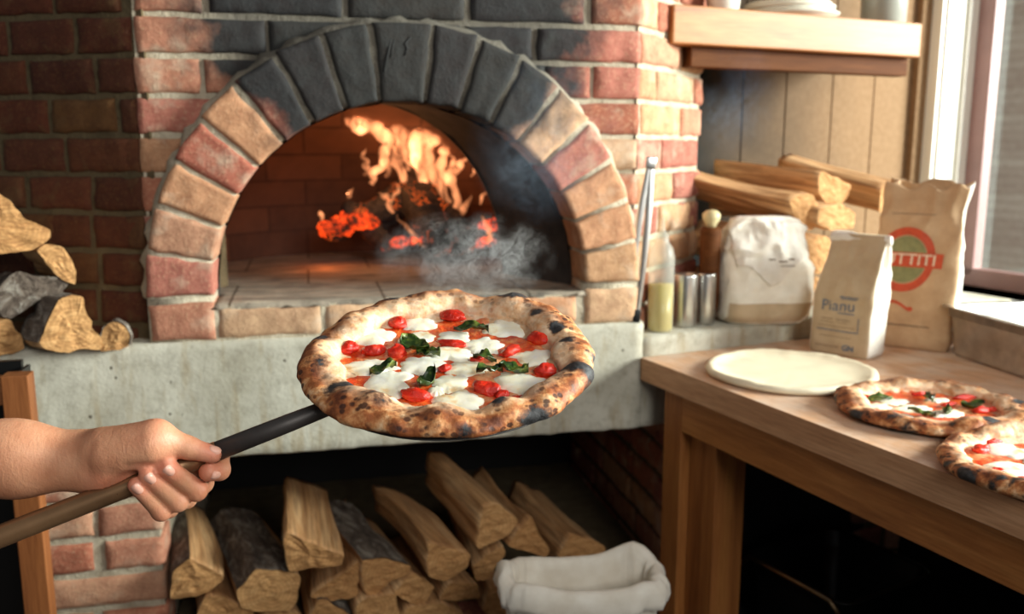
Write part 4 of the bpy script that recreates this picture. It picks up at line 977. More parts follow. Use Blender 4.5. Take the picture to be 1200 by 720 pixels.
# ------------------------------------------------------------------ the cook's arm: one continuous skin grown from a distance field
def poleP(px):
    a = P0; b = Pn; r = ray(px, 360); n = np.cross(ray(px, 0), ray(px, 720)); t = -((a-CAM)@n)/((b-a)@n); return a+(b-a)*t
def hp(px, py, dy): Y = poleP(px)[1]+dy; return at_y(px, py, Y)
def seg(P, a, b, ra, rb, sy=1.):
    a = np.array(a); b = np.array(b); k = np.array([1, 1/sy, 1]); d = (b-a)*k; q = (P-a)*k; t = np.clip((q@d)/(d@d), 0, 1)
    return np.linalg.norm(q-t[..., None]*d, axis=-1)-(ra+(rb-ra)*t)
def smin(a, b, k): h = np.clip(.5+.5*(b-a)/k, 0, 1); return b+(a-b)*h-k*h*(1-h)
def surface_nets(fn, lo, hi, h):
    lo = np.array(lo); n = np.ceil((np.array(hi)-lo)/h).astype(int)+1
    ax = [lo[i]+h*np.arange(n[i]) for i in range(3)]; G = np.stack(np.meshgrid(*ax, indexing='ij'), -1); D = fn(G)
    acc = np.zeros(tuple(n-1)+(3,)); cnt = np.zeros(tuple(n-1)); edges = []
    for a in range(3):
        sl0 = [slice(None)]*3; sl1 = [slice(None)]*3; sl0[a] = slice(0, -1); sl1[a] = slice(1, None)
        d0 = D[tuple(sl0)]; d1 = D[tuple(sl1)]; I = np.argwhere((d0 < 0) != (d1 < 0)); v0 = d0[tuple(I.T)]; v1 = d1[tuple(I.T)]
        p = I.astype(float); p[:, a] += v0/(v0-v1); b, c = [(1, 2), (2, 0), (0, 1)][a]; quad = []
        ok = (I[:, b] > 0) & (I[:, c] > 0) & (I[:, b] < n[b]-1) & (I[:, c] < n[c]-1)
        I = I[ok]; p = p[ok]; v0 = v0[ok]
        for ob, oc in ((-1, -1), (0, -1), (0, 0), (-1, 0)):
            J = I.copy(); J[:, b] += ob; J[:, c] += oc; quad.append(J); np.add.at(acc, tuple(J.T), p); np.add.at(cnt, tuple(J.T), 1)
        edges.append((quad, v0 < 0))
    act = np.argwhere(cnt > 0); idx = -np.ones(cnt.shape, int); idx[tuple(act.T)] = np.arange(len(act))
    V = acc[tuple(act.T)]/cnt[tuple(act.T)][:, None]*h+lo; Fc = []
    for quad, s in edges:
        q = np.stack([idx[tuple(J.T)] for J in quad], -1); q[~s] = q[~s][:, ::-1]; Fc.append(q)
    return V, np.concatenate(Fc)
fing = {  # knuckle, middle joint, end joint, tip: (pixel, pixel, metres in front of (-) or behind (+) the pole axis)
 'index': ([(212, 530, .020), (256, 533, .022), (257, 551, .004), (245, 553, -.010)], (.0125, .0108, .0108, .0102)),
 'middle': ([(196, 548, .024), (237, 566, .022), (230, 575, -.004), (195, 548, -.0205)], (.0125, .0112, .0108, .0096)),
 'ring': ([(180, 556, .024), (218, 584, .018), (208, 588, -.006), (174, 557, -.0200)], (.0122, .0108, .0104, .0093)),
 'little': ([(166, 566, .020), (198, 596, .012), (189, 600, -.006), (160, 569, -.0180)], (.0110, .0096, .0092, .0082))}
W_ = {k: [hp(*p) for p in v[0]] for k, v in fing.items()}
wr = hp(112, 541, .018); el = hp(-120, 533, .05)
th = [hp(122, 527, .006), hp(183, 512, -.008), hp(220, 525, -.012), hp(249, 533, -.016)]
def hand(P):
    d = seg(P, el, hp(20, 538, .035), .040, .0350, .9); d = smin(d, seg(P, hp(20, 538, .035), wr, .0350, .0280, .85), .02)
    pal = seg(P, wr, hp(150, 531, .016), .0275, .027, .75)
    for k in ('index', 'middle', 'ring', 'little'): pal = smin(pal, seg(P, hp(135, 541, .018), W_[k][0], .021, .0125), .012)
    pal = smin(pal, seg(P, hp(128, 533, -.002), hp(178, 523, -.010), .018, .0215), .014)      # thenar
    pal = smin(pal, seg(P, hp(120, 553, .010), hp(150, 560, .018), .017, .015), .012)        # heel
    d = smin(d, pal, .018)
    t_ = smin(seg(P, th[0], th[1], .020, .0165), seg(P, th[1], th[2], .0150, .0112), .006)
    t_ = smin(t_, seg(P, th[2], th[3], .0112, .0088), .004); d = smin(d, t_, .010)
    fs = None
    for k, (pp, rr) in fing.items():
        q = W_[k]; f = smin(seg(P, q[1], q[2], rr[1], rr[2]), seg(P, q[2], q[3], rr[2]*.97, rr[3]), .004)
        f = smin(f, seg(P, q[0], q[1], rr[0], rr[1]), .004); fs = f if fs is None else smin(fs, f, .0012)
    d = smin(d, fs, .005)
    # crease where the thumb mound meets the palm and the hollow of the wrist
    cr = seg(P, hp(150, 548, -.022), hp(186, 545, -.026), .0012, .0012); d = d+.0016*np.exp(-(cr/.004)**2)
    cr = seg(P, hp(104, 522, -.01), hp(100, 568, -.01), .001, .001); d = d+.0010*np.exp(-(cr/.004)**2)
    # the pole passes through the grip
    a = P0-pdir*.1; pl = seg(P, a, Pn, .0108, .0108)
    return np.maximum(d, -pl+.0000)
lo = np.minimum.reduce([el, wr, *[p for q in W_.values() for p in q]])-.05; hi = np.maximum.reduce([el, wr, *th, *[p for q in W_.values() for p in q]])+.05
V, Fc = surface_nets(hand, lo, hi, .0017)
V = V+0
pink = np.zeros(len(V))
for k, q in W_.items():
    for p, r_, s in ((q[3], .014, 1.), (q[2], .012, .5)): pink = np.maximum(pink, s*np.exp(-((V-p)**2).sum(-1)/r_**2))
for p, r_, s in ((th[3], .016, 1.), (th[1], .018, .6), (hp(150, 560, 0), .02, .5), (hp(120, 560, 0), .018, .5)): pink = np.maximum(pink, s*np.exp(-((V-p)**2).sum(-1)/r_**2))
person = mesh('person', V, Fc, M['skin'], None, None, attrs={'pink': pink})
tag(person, 'bare left forearm and hand gripping the pole of the peel', 'person')
sm = person.modifiers.new('smooth', 'SMOOTH'); sm.factor = .5; sm.iterations = 3
def nail(tip, prev, r, up, ln=.0064, wd=.0050):
    ax = (tip-prev)/np.linalg.norm(tip-prev); up = np.array(up)-ax*(np.array(up)@ax); up /= np.linalg.norm(up); MM = frame(tip+ax*r*.10+up*r*.90, ax, up)
    zx = Vector(up); 
    V = []; n_, m_ = 20, 5
    for j in range(m_+1):
        q = j/m_
        for i in range(n_):
            a = 2*pi*i/n_; x = ln*q*(abs(cos(a))**.8)*(1 if cos(a) > 0 else -1); y = wd*q*(abs(sin(a))**.8)*(1 if sin(a) > 0 else -1)
            V.append((x, y, .0022-(y/wd)**2*.0026-max(0, x/ln)**2*.0014-(.0012 if j == m_ else 0)))
    o = mesh('fingernail', V, [f[::-1] for f in grid_faces(n_, m_+1, True)], M['nail'], person); o.matrix_world = MM
for k in ('index', 'middle', 'ring', 'little'):
    q = W_[k]; nail(q[3], q[2], fing[k][1][3], (.15, -1, .45) if k != 'index' else (-.2, -1, .25))
nail(th[3], th[2], .0088, (.1, -.45, 1), .0062, .0050)

# ------------------------------------------------------------------ dough and pizzas on the table
c = at_z(926, 435, TZ+.008); c[2] = TZ+.0006; n_ = 120; V = [(0, 0, 0)]; prof = [(.5, 0), (.93, 0), (.985, .003), (1., .008), (.985, .0135), (.95, .0165), (.90, .0150), (.84, .0115), (.7, .0105), (.5, .011), (.25, .0105)]
for q, z in prof:
    for i in range(n_):
        a = 2*pi*i/n_; R = .166*(1+.018*float(noise([cos(a)*2, sin(a)*2, 1], 1.))+.008*float(noise([cos(a)*6, sin(a)*6, 1], 1.))); x = R*q*cos(a); y = R*q*sin(a)
        V.append((x, y, z+((float(noise([x, y, 0], 40, 3))*.0022+float(noise([x, y, 0], 110, 4))*.0008)*min(1, q)**2 if z > .003 else 0)))
V.append((0, 0, .0105)); Fc = [(0, 1+(i+1) % n_, 1+i) for i in range(n_)]+grid_faces(n_, len(prof), True, 1)+[(len(V)-1-n_+i, len(V)-1-n_+(i+1) % n_, len(V)-1) for i in range(n_)]
o = mesh('pizza_dough', V, Fc, M['dough'], None, frame(c, (1, .1, 0))); tag(o, 'flat round of raw white dough on the floured table', 'dough')
c = at_z(1092, 476, TZ+.014); c[2] = TZ+.0008
sp2 = [(975, 470, .012, .012, .8), (1002, 488, .010, .012, 1.), (1018, 482, .015, .010, .7), (1050, 498, .010, .014, .9), (1066, 502, .010, .012, 1.), (1158, 498, .022, .014, 1.1), (1162, 487, .026, .010, .9), (1118, 501, .018, .008, .8), (1036, 492, .012, .010, .7), (987, 450, .024, .008, .9), (1195, 472, .026, .010, 1.), (1183, 476, .026, .008, .7), (1128, 506, .008, .008, .7), (1012, 458, .025, .006, .5)]
ch2 = [(1048, 470, 16, 6), (1068, 478, 20, 7), (1030, 476, 14, 6), (1108, 484, 18, 6), (1098, 468, 12, 4), (1052, 487, 14, 5)]
tm2 = [(1010, 466, 11, 4, 0), (1130, 466, 14, 4, 0), (1150, 481, 11, 5, .2), (1164, 480, 8, 4, 0), (1132, 494, 8, 4, 0), (1078, 462, 10, 3, 0), (1112, 474, 10, 3, .1)]
lf2 = [(1032, 468, 30, .2, .8), (1088, 467, 24, 1.2, 1.2), (1080, 484, 24, -.6, .6), (1110, 482, 20, .9, 1.2), (1140, 474, 24, -.1, .5)]
make_pizza(frame(c, (1, .2, 0)), .155, 8, sp2, ch2, tm2, lf2, 'baked pizza with basil on the table, left of the cropped one', ((1158, 494, .018, .006), (1020, 484, .02, .004)))
c = at_z(1107, 543, TZ+.012); c = c+vec(.155, -.02, 0); c[2] = TZ+.0008
sp3 = [(1112, 545, .012, .010, .7), (1132, 560, .012, .012, .9), (1146, 535, .026, .012, .8), (1135, 515, .025, .008, .8), (1192, 572, .016, .010, .9), (1160, 570, .014, .008, .7), (1125, 550, .02, .008, .7), (1175, 560, .026, .007, .5), (1185, 520, .02, .008, .6)]
ch3 = [(1190, 530, 24, 9), (1178, 545, 16, 6), (1200, 555, 22, 8), (1225, 540, 20, 8), (1172, 522, 14, 5)]
tm3 = [(1150, 527, 12, 6, .4), (1165, 518, 10, 4, .2), (1168, 552, 8, 4, 0), (1196, 563, 10, 4, 0)]
make_pizza(frame(c, (1, 0, 0)), .160, 14, sp3, ch3, tm3, [(1240, 530, 24, .3, .8)], 'pizza at the near right of the table, cut off by the photo edge', ((1146, 537, .02, .005),))

# ------------------------------------------------------------------ flour bags
class Bag:
    def __init__(s, W, D, H, prof, p=5., amp=.004, seed=0, gus=0., warp=None, rid=.5):
        s.W, s.D, s.H, s.prof, s.p, s.amp, s.seed, s.gus, s.warp, s.rid = W, D, H, prof, p, amp, seed, gus, warp, rid
    def ab(s, v):
        P = s.prof; xs = [q[0] for q in P]; return np.interp(v, xs, [q[1] for q in P])*s.W/2, np.interp(v, xs, [q[2] for q in P])*s.D/2
    def disp(s, x, y, z, dx, dy, off=0.):
        v = z/s.H; a, b = s.ab(v); P = np.array([x, y, z])
        k = .35+.65*min(1, max(0, (v-.35)/.4)); f = float(noise(P+s.seed, 14, 3))*1.3; rg = 1-abs(float(noise(P*np.array([1, 1, .8])+s.seed*2, 24, 5)))*2; rg2 = 1-abs(float(noise(P+s.seed*3, 52, 9)))*2
        m = s.amp*k*(f+s.rid*rg+.3*rg2)+off
        x2 = x+dx*m; y2 = y+dy*m
        if s.gus and v > .45: x2 -= np.sign(x)*s.gus*min(1, (v-.45)/.3)*max(0, 1-abs(y)/max(b, 1e-5))*max(0, abs(x)/a-.6)/.4
        q = (x2, y2, z)
        return s.warp(q, v) if s.warp else q
    def front(s, x, z, off=0.):
        a, b = s.ab(z/s.H); r = min(.999, abs(x)/a); y = -b*(1-r**s.p)**(1/s.p); gx = np.sign(x)*r**(s.p-1)/a; gy = -(abs(y)/b)**(s.p-1)/b; n = sqrt(gx*gx+gy*gy)
        return s.disp(x, y, z, gx/n, gy/n, off)
    def build(s, name, parent, MM, mats, nu=110, nv=56, matf=None, top='closed', rag=0.):
        V = []; th = np.linspace(0, 2*pi, nu, endpoint=False)
        tt = []
        td = np.linspace(0, 2*pi, 6001); cx_ = np.sign(np.cos(td))*np.abs(np.cos(td))**(2/s.p); cy_ = np.sign(np.sin(td))*np.abs(np.sin(td))**(2/s.p)
        cum = np.concatenate([[0], np.cumsum(np.hypot(np.diff(cx_*s.W), np.diff(cy_*s.D)))]); at_ = np.linspace(0, cum[-1], nu, endpoint=False)
        tt = list(zip(np.interp(at_, cum, cx_), np.interp(at_, cum, cy_)))
        for j in range(nv):
            v = j/(nv-1)
            for i, (cx, cy) in enumerate(tt):
                vv = v*(1+rag*v**6*float(noise([cx*3, cy*3, s.seed], 1.)))
                a, b = s.ab(min(1, vv)); ins = 1-.035*max(0, 1-v*30)
                x, y = cx*a*ins, cy*b*ins; gx = np.sign(cx)*abs(cx)**(s.p-1)/a; gy = np.sign(cy)*abs(cy)**(s.p-1)/b; n = sqrt(gx*gx+gy*gy)+1e-9
                V.append(s.disp(x, y, vv*s.H, gx/n, gy/n) if v > 0 else (x, y, 0))
        Fc = grid_faces(nu, nv, True); mi = [0]*len(Fc)
        if matf: mi = [matf(tt[k % nu], (k//nu)/nv) for k in range(len(Fc))]
        Fc.append(tuple(range(nu))[::-1]); mi.append(0)
        if top == 'closed': Fc.append(tuple((nv-1)*nu+i for i in range(nu))); mi.append(0)
        o = mesh(name, V, Fc, mats, parent, MM, mi=mi)
        if top == 'open': m = o.modifiers.new('thickness', 'SOLIDIFY'); m.thickness = .0012; m.offset = -1
        return o
def text_on(bag, parent, name, txt, x, z, size, mat, off=.0007, xs=1., rot=0., bold=0.):
    cu = bpy.data.curves.new(name, 'FONT'); cu.body = txt; cu.size = size; cu.align_x = 'CENTER'; cu.align_y = 'CENTER'; cu.offset = bold; cu.resolution_u = 3
    to = bpy.data.objects.new(name, cu); COL.objects.link(to); dg = bpy.context.evaluated_depsgraph_get(); me = to.evaluated_get(dg).to_mesh()
    bm = bmesh.new(); bm.from_mesh(me); bmesh.ops.triangulate(bm, faces=bm.faces); bmesh.ops.subdivide_edges(bm, edges=[e for e in bm.edges if e.calc_length() > .004], cuts=2)
    bmesh.ops.triangulate(bm, faces=bm.faces); bm.verts.index_update()
    V = [bag.front(x+(v.co.x*cos(rot)-v.co.y*sin(rot))*xs, z+v.co.x*sin(rot)+v.co.y*cos(rot), off) for v in bm.verts]; Fc = [[v.index for v in f.verts] for f in bm.faces]
    bm.free(); bpy.data.objects.remove(to); return mesh(name, V, Fc, mat, parent)
def patch(bag, parent, name, outline, mat, off=.0006, n=14):
    """outline(u, v) in 0..1 gives (x, z) on the bag front"""
    V = []; 
    for j in range(n+1):
        for i in range(n*2+1): x, z = outline(i/(2*n), j/n); V.append(bag.front(x, z, off))
    return mesh(name, V, grid_faces(2*n+1, n+1), mat, parent)
def rect(x0, x1, z0, z1): return lambda u, v: (x0+(x1-x0)*u, z0+(z1-z0)*v)
# printed bag, front corner toward the camera
a = at_z(946, 411, TZ); b_ = at_z(1016, 423, TZ); c_ = at_z(1044, 415, TZ); fx = (b_-a)/np.linalg.norm(b_-a); W = float(np.linalg.norm(b_-a)); D = .088; fy = np.array([-fx[1], fx[0], 0])
MM = frame((a+b_)/2+fy*D/2+vec(0, 0, .0006), fx); r2 = empty('flour_bag', MM, 'white paper flour bag with blue print, standing at the back of the table', 'bag')
bg2 = Bag(W, D, .262, [(0, 1, 1), (.5, 1.0, 1.03), (.66, .97, .80), (.82, .95, .46), (.93, .97, .20), (1, .98, .12)], 9, .0042, 2, .030, lambda q, v: (q[0]+.022*max(0, v-.35), q[1]+.008*v, q[2]-.0*v), .9)
bg2.build('paper_body', r2, None, [M['tan_paper'], M['white_paper']], matf=lambda t_, v: 1 if abs(t_[0]) > .93 else 0)  # tan front and back, white narrow sides
mb = MB(); rr = [(float(x), -.0) for x in np.linspace(-.98, .98, 40)]
V = []
for j in range(8):
    for i in range(40):
        x = W/2*.98*(-1+2*i/39); ang_ = 2*pi*j/8; y = .007*cos(ang_); z = .262-.010+.012*sin(ang_)*(1+.25*float(noise([x*40, j, 2], 1.))); V.append(bg2.warp((x, y-.002+.002*float(noise([x*50, 4, j], 1.)), z), 1.))
mesh('folded_top', V, [(j*40+i, j*40+i+1, ((j+1) % 8)*40+i+1, ((j+1) % 8)*40+i) for j in range(8) for i in range(39)]+[tuple(j*40 for j in range(8)), tuple(j*40+39 for j in range(7, -1, -1))], M['white_paper'], r2)
text_on(bg2, r2, 'printed_name', 'Pianu', -.006, .108, .034, M['ink_blue'], xs=1.05, rot=.05)
for z, x0, x1 in ((.128, -.005, .038), (.124, -.002, .034), (.092, -.004, .032)): patch(bg2, r2, 'printed_line', rect(x0, x1, z, z+.0022), M['ink_blue'], n=8)
for q in ((-.05, .044, .0530, .0552), (.0422, .044, .053, .086)): patch(bg2, r2, 'printed_frame', rect(*q), M['ink_blue'], n=8)
for q in ((-.042, -.014, .078, .0795), (-.006, .024, .078, .0795), (-.042, -.010, .071, .0722), (-.006, .020, .0725, .0735), (-.048, .036, .0625, .0636), (-.042, .03, .040, .041), (-.05, .004, .0175, .0190)): patch(bg2, r2, 'printed_line', rect(*q), M['ink_brown'], n=6)
text_on(bg2, r2, 'printed_mark', 'GN', .024, .018, .017, M['ink_blue'], bold=.0006)
# short rolled bag on the ledge
c0 = at_z(893, 380, LZ+.0006); c0 = c0+vec(.01, .055, 0); MM = frame(c0, (1, .12, 0)); r1 = empty('flour_bag', MM, 'short fat white flour bag with its top rolled down, on the concrete ledge', 'bag')
bg1 = Bag(.205, .150, .245, [(0, .90, .80), (.08, 1., 1.), (.3, 1.02, 1.06), (.55, .98, .95), (.75, .93, .66), (.9, .90, .40), (1, .80, .16)], 4, .0105, 5, .01, lambda q, v: (q[0]-.004*v, q[1], q[2]+(-.30*max(0, abs(q[0]+.0)-.055)*max(0, v-.5)*2)), 1.2)
bg1.build('paper_body', r1, None, [M['linen']])
def flap(u, v): x = -.088+.176*u; low = .10+.10*abs(u-.42)**1.1+.012*sin(u*9); return (x*(1-.05*(1-v)), low+(.236-low)*v)
o = patch(bg1, r1, 'rolled_top', flap, M['white_paper'], .005, 26); m = o.modifiers.new('thickness', 'SOLIDIFY'); m.thickness = .004; m.offset = -1
patch(bg1, r1, 'base_band', rect(-.095, .095, .006, .052), M['tan_paper'], .0012, 16)
for q in ((-.012, .004, .150, .153), (.010, .030, .146, .149), (.034, .046, .150, .1535), (.012, .044, .137, .139)): patch(bg1, r1, 'printed_line', rect(*q), M['ink_brown'], .0062, 5)
# tall kraft bag
b_ = at_z(1113, 415, TZ); fx = vec(.84, -.54, 0); fx /= np.linalg.norm(fx); W, D = .192, .095; fy = np.array([-fx[1], fx[0], 0]); MM = frame(b_-fx*W/2+fy*D/2+vec(0, 0, .0006), fx)
r3 = empty('flour_bag', MM, 'tall open brown kraft flour bag with a round red emblem', 'bag')
bg3 = Bag(W, D, .365, [(0, .96, .95), (.06, 1, 1), (.4, 1., 1.02), (.6, .98, .9), (.85, .96, .72), (1, .98, .62)], 8, .0045, 9, .034, lambda q, v: (q[0]+.020*v*v, q[1]+.012*v, q[2]), 1.1)
bg3.build('paper_body', r3, None, [M['kraft'], M['white_paper']], 130, 70, lambda t_, v: 1 if (t_[0] > .97 and abs(t_[1]) < .8 and v > .12) else 0, 'open', .035)  # right side white: window light put into the paper colour
ex, ez, er_ = -.018, .200, .072
def disc(r0, r1, a0=0, a1=2*pi): return lambda u, v: (ex+(r0+(r1-r0)*v)*cos(a0+(a1-a0)*u)*.86, ez+(r0+(r1-r0)*v)*sin(a0+(a1-a0)*u))
em = patch(bg3, r3, 'emblem_ring', disc(er_*.76, er_), M['ink_red'], .0014, 26)
patch(bg3, em, 'emblem_field', disc(er_*.05, er_*.72, .25, pi-.25), M['ink_green'], .0013, 16); patch(bg3, em, 'emblem_field', disc(er_*.05, er_*.72, pi+.25, 2*pi-.25), M['ink_green'], .0013, 16)
patch(bg3, em, 'emblem_banner', lambda u, v: (ex-.078+.156*u, ez-.016+.032*v), M['ink_red'], .0020, 14)
text_on(bg3, em, 'emblem_lettering', 'TUTTITI', ex, ez, .034, M['ink_cream'], .0027, 1.05, 0, .0004)
patch(bg3, r3, 'emblem_scroll', lambda u, v: (ex-.035+.055*u, ez-.105+.010*sin(u*pi*1.2)+(.0035)*(v-.5)*2), M['ink_red'], .0008, 8)
patch(bg3, r3, 'emblem_dot', lambda u, v: (ex+.024+.006*v*cos(2*pi*u), ez-.1095+.0055*v*sin(2*pi*u)), M['ink_red'], .0009, 6)
patch(bg3, r3, 'printed_line', rect(-.06, .05, .052, .0545), M['ink_brown'], .0014, 8); patch(bg3, r3, 'printed_line', rect(-.06, .03, .300, .3015), M['ink_brown'], .0008, 8)

# ------------------------------------------------------------------ things on the ledge by the oven corner
def m_plastic():
    t = NT('milky_plastic'); tr = t.n('BsdfTransparent', Color=(.92, .93, .88, 1)); b = t.n('BsdfPrincipled'); b.inputs['Base Color'].default_value = srgb(232, 232, 222); b.inputs['Roughness'].default_value = .3
    mx = t.n('MixShader', i0=.26); t.set(mx.inputs[1], tr.outputs[0]); t.set(mx.inputs[2], b.outputs[0]); t.t.links.new(mx.outputs[0], t.out.inputs[0]); return t.done()
M['plastic'] = m_plastic(); M['oil'] = m_simple('olive_oil', srgb(190, 164, 22), .25, 0, 20, .1)
c = at_z(773, 388, LZ); MM = Matrix.Translation((c[0], c[1], LZ+.0006)); bt = empty('oil_bottle', MM, 'milky squeeze bottle half full of golden oil by the oven corner', 'bottle')
b = MB(); b.lathe([(0, 0), (.026, 0), (.0285, .004), (.0285, .165), (.024, .185), (.016, .196), (.014, .200), (.014, .214), (.010, .216), (.0055, .225), (.0035, .252), (0, .252)], 40); b.obj('body', M['plastic'], bt)
b = MB(); b.lathe([(0, .002), (.0255, .002), (.0272, .006), (.0272, .105), (0, .105)], 40); b.obj('oil', M['oil'], bt)
for px, py, r, h, lab in ((803, 384, .0265, .120, 'brushed steel canister next to the oil bottle'), (827, 381, .0225, .118, 'narrower steel canister beside the short flour bag')):
    c = at_z(px, py, LZ); c = c+vec(0, .01 if px < 810 else .012, 0); b = MB(); b.lathe([(0, .002), (r-.003, 0), (r-.001, .002), (r, .006), (r, h-.004), (r-.0005, h), (r-.004, h+.001), (r-.005, h-.002), (r-.012, h-.004), (0, h-.004)], 44)
    o = b.obj('steel_canister', M['steel'], None, Matrix.Translation((c[0], c[1], LZ+.0005))); tag(o, lab, 'canister')
c = at_y(832, 300, 2.06); zt = at_y(830, 246, 2.06)[2]-LZ; MM = Matrix.Translation((c[0], c[1], LZ+.0006)); rp = empty('rolling_pin', MM, 'dark wooden rolling pin standing upright behind the canisters', 'rolling pin')
b = MB(); b.lathe([(0, 0), (.010, 0), (.013, .02), (.022, .03), (.024, .045), (.024, zt-.05), (.020, zt-.04), (0, zt-.04)], 30); b.obj('roller', M['cleat'], rp)
b = MB(); b.lathe([(0, zt-.041), (.011, zt-.041), (.012, zt-.034), (.020, zt-.022), (.0205, zt-.010), (.012, zt-.002), (0, zt)], 30); b.obj('grip', m_simple('pale_wood_knob', srgb(198, 184, 140), .5), rp)
p0 = oven(.975, .010, ZB+.001); p1 = on_plane(763, 186, oven(0, .018, 0), NN); d = p1-p0; Lg = float(np.linalg.norm(d)); MM = frame(p0, d, np.array([0., -1, 0])); tg = empty('tongs', MM, 'long steel tongs propped upright against the oven corner', 'tongs')
for s in (-1, 1):
    V = []
    for j in range(24):
        t_ = j/23; cy = s*(.0115*(1-t_**3)); wd = .0075+.002*sin(pi*t_); bow = .004*sin(pi*t_)
        for y, z in ((-wd, 0), (wd, 0), (wd*.9, .0016), (0, .0034), (-wd*.9, .0016)): V.append((Lg*(.03+.97*t_), cy+y*.8, z+bow))
    arm_ = mesh('arm', V, grid_faces(5, 24, True)+[tuple(range(5)), tuple(115+k for k in range(4, -1, -1))], M['steel'], tg)
    mb = MB(); mb.box((-.0, s*.0115-.008, -.001), (.028, s*.0115+.008, .007), bev=.002); mb.obj('tip', M['black'], arm_)
mb = MB(); mb.box((Lg-.022, -.011, -.001), (Lg+.004, .011, .010), bev=.003); mb.obj('hinge', M['steel'], tg)

# ------------------------------------------------------------------ white sack in front of the niche
top = at_y(680, 668, 1.50); MM = frame((top[0], top[1], 0), (1, .06, 0)); sk = empty('cotton_sack', MM, 'open off-white cotton sack with a rolled cuff in front of the firewood', 'sack')
Hs = float(top[2]); W, D = .262, .105; nu = 120
def ring(a, b, z, k):
    out = []
    for i in range(nu):
        t_ = 2*pi*i/nu; c_, s_ = cos(t_), sin(t_); p = 3.2; x = np.sign(c_)*abs(c_)**(2/p); y = np.sign(s_)*abs(s_)**(2/p)
        lift = .030*math.exp(-((t_-.85)/.50)**2)+.010*math.exp(-((t_-3.0)/.5)**2)+.007*float(noise([c_*2, s_*2, 3], 1.))-.012*math.exp(-((t_-5.0)/.7)**2)
        dd = 1+.06*float(noise([c_*2.2, s_*2.2, z*7], 1., 2))+.045*(1-abs(float(noise([c_*4, s_*4, z*16], 1., 5)))*2)+.02*(1-abs(float(noise([c_*9, s_*9, z*22], 1., 7)))*2)
        out.append((x*a*dd, y*b*dd, z+lift*k))
    return out
V = []; a, b = W/2, D/2
for da, z, k in [(-.03, Hs-.30, 0), (-.014, Hs-.25, .1), (-.012, Hs-.15, .3), (-.012, Hs-.06, .8), (-.012, Hs-.02, 1), (-.010, Hs-.006, 1), (-.004, Hs, 1), (.004, Hs-.001, 1), (.011, Hs-.008, 1), (.015, Hs-.020, 1), (.016, Hs-.038, 1), (.013, Hs-.050, 1), (.006, Hs-.052, .9), (-.002, Hs-.050, .8), (-.004, Hs-.07, .6), (-.002, Hs-.12, .3), (.004, Hs-.25, .1), (.008, .12, 0), (.004, .03, 0), (-.012, .002, 0)]: V += ring(a+da, b+da, z, k)
nr = len(V)//nu; mesh('cloth', V, [f[::-1] for f in grid_faces(nu, nr, True)]+[tuple(range(nu)), tuple((nr-1)*nu+i for i in range(nu))[::-1]], M['linen'], sk)
V = [(x*.985, y*.985, Hs-.24+.012*float(noise([x, y, 0], 20))) for x, y, z in ring(a-.015, b-.015, 0, 0)]+[(0, 0, Hs-.22)]
mesh('flour', V, [(i, (i+1) % nu, nu) for i in range(nu)], M['white_paper'], sk)

# ------------------------------------------------------------------ wooden rack at the lower left
tp = at_y(20, 438, 1.46); MM = frame((tp[0], tp[1], 0), U); rk = empty('wooden_rack', MM, 'brown wooden open-fronted rack at the lower left, behind the forearm', 'rack'); Hr = float(tp[2])
for x in (0, -.50):
    mb = MB(); mb.box((x-.021, -.018, 0), (x+.021, .018, Hr), bev=.002); mb.obj('post', M['door_wood'], rk, smooth=False)
for z in (Hr-.05, .30):
    mb = MB(); mb.box((-.4785, -.014, z), (-.0215, .014, z+.046), bev=.002); mb.obj('rail', M['door_wood'], rk, smooth=False)
mb = MB(); mb.box((-.478, .10, .0), (-.022, .112, Hr)); mb.obj('shade_back_panel', M['black'], rk, smooth=False)  # black sheet standing in for shade inside the rack opening
mb = MB(); mb.box((-.017, .0185, .0), (-.011, .112, Hr-.01)); mb.obj('shade_side_panel', M['black'], rk, smooth=False)  # black sheet closing the same painted shade at the side

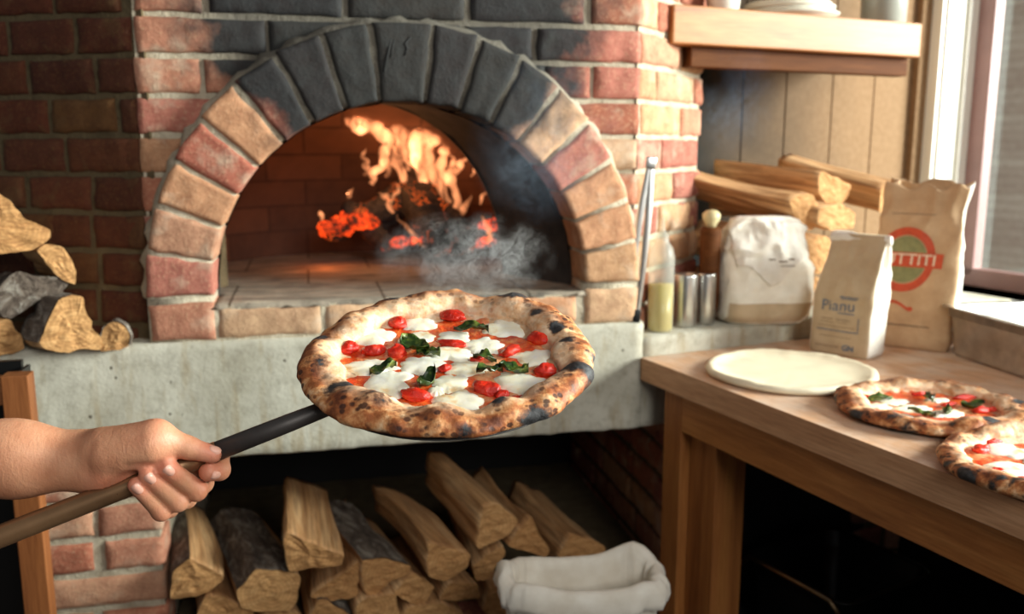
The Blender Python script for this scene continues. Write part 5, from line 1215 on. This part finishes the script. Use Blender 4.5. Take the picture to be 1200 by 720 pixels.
# ------------------------------------------------------------------ steam and smoke
def m_smoke(name, col, dens, sc, c0=.52, c1=.66, em=0.):
    t = NT(name); tc = t.n('TexCoord').outputs['Object']
    L_ = t.n('VectorMath', {'operation': 'LENGTH'}); t.set(L_.inputs[0], tc); fall = t.ramp(L_.outputs['Value'], (.35, 1), (.98, 0))
    wp = t.n('Mapping'); t.set(wp.inputs['Vector'], tc); wp.inputs['Scale'].default_value = sc
    n = t.noise(wp.outputs[0], 1., 4, .58, 1.6); r = t.math('ABSOLUTE', t.math('SUBTRACT', n, .5)); rid = t.ramp(r, (.0, 1), (.075, .12), (.16, 0)); big = t.ramp(t.noise(wp.outputs[0], .45, 2), (.42, 0), (.6, 1))
    d = t.math('MULTIPLY', t.math('MULTIPLY', fall, t.math('MULTIPLY', rid, big)), dens)
    v = t.n('VolumeScatter', Color=col, Density=d, Anisotropy=.2); t.t.links.new(v.outputs[0], t.out.inputs['Volume']); return t.done()
def puff(name, c, rad, mat, label, cat, n=18):
    mb = MB(); V = []
    for j in range(n+1):
        for i in range(2*n): p = pi*j/n; q = pi*i/n; V.append((sin(p)*cos(q), sin(p)*sin(q), cos(p)))
    o = mesh(name, V, [f[::-1] for f in grid_faces(2*n, n+1, True)], mat); o.matrix_world = Matrix.Translation(tuple(c)) @ Matrix.Diagonal((*rad, 1)); tag(o, label, cat, kind='stuff'); return o
puff('steam', at_y(545, 303, 1.16), (.125, .05, .066), m_smoke('steam', (.95, .93, .9, 1), 34., (6.5, 2.5, 3.4)), 'pale wisps of steam rising from the held pizza', 'steam')
puff('smoke', at_y(640, 165, 1.74)+vec(0, .0, 0), (.16, .07, .17), m_smoke('thin_smoke', (.50, .70, .95, 1), 7., (2.4, 1.5, 2.0)), 'thin bluish smoke drifting out of the right side of the arch', 'smoke')
puff('smoke', at_y(862, 115, 2.14), (.10, .12, .15), m_smoke('blue_haze', (.40, .62, .95, 1), 2.2, (2.0, 1.5, 2.0)), 'bluish haze hanging in the dark corner under the shelf', 'smoke')
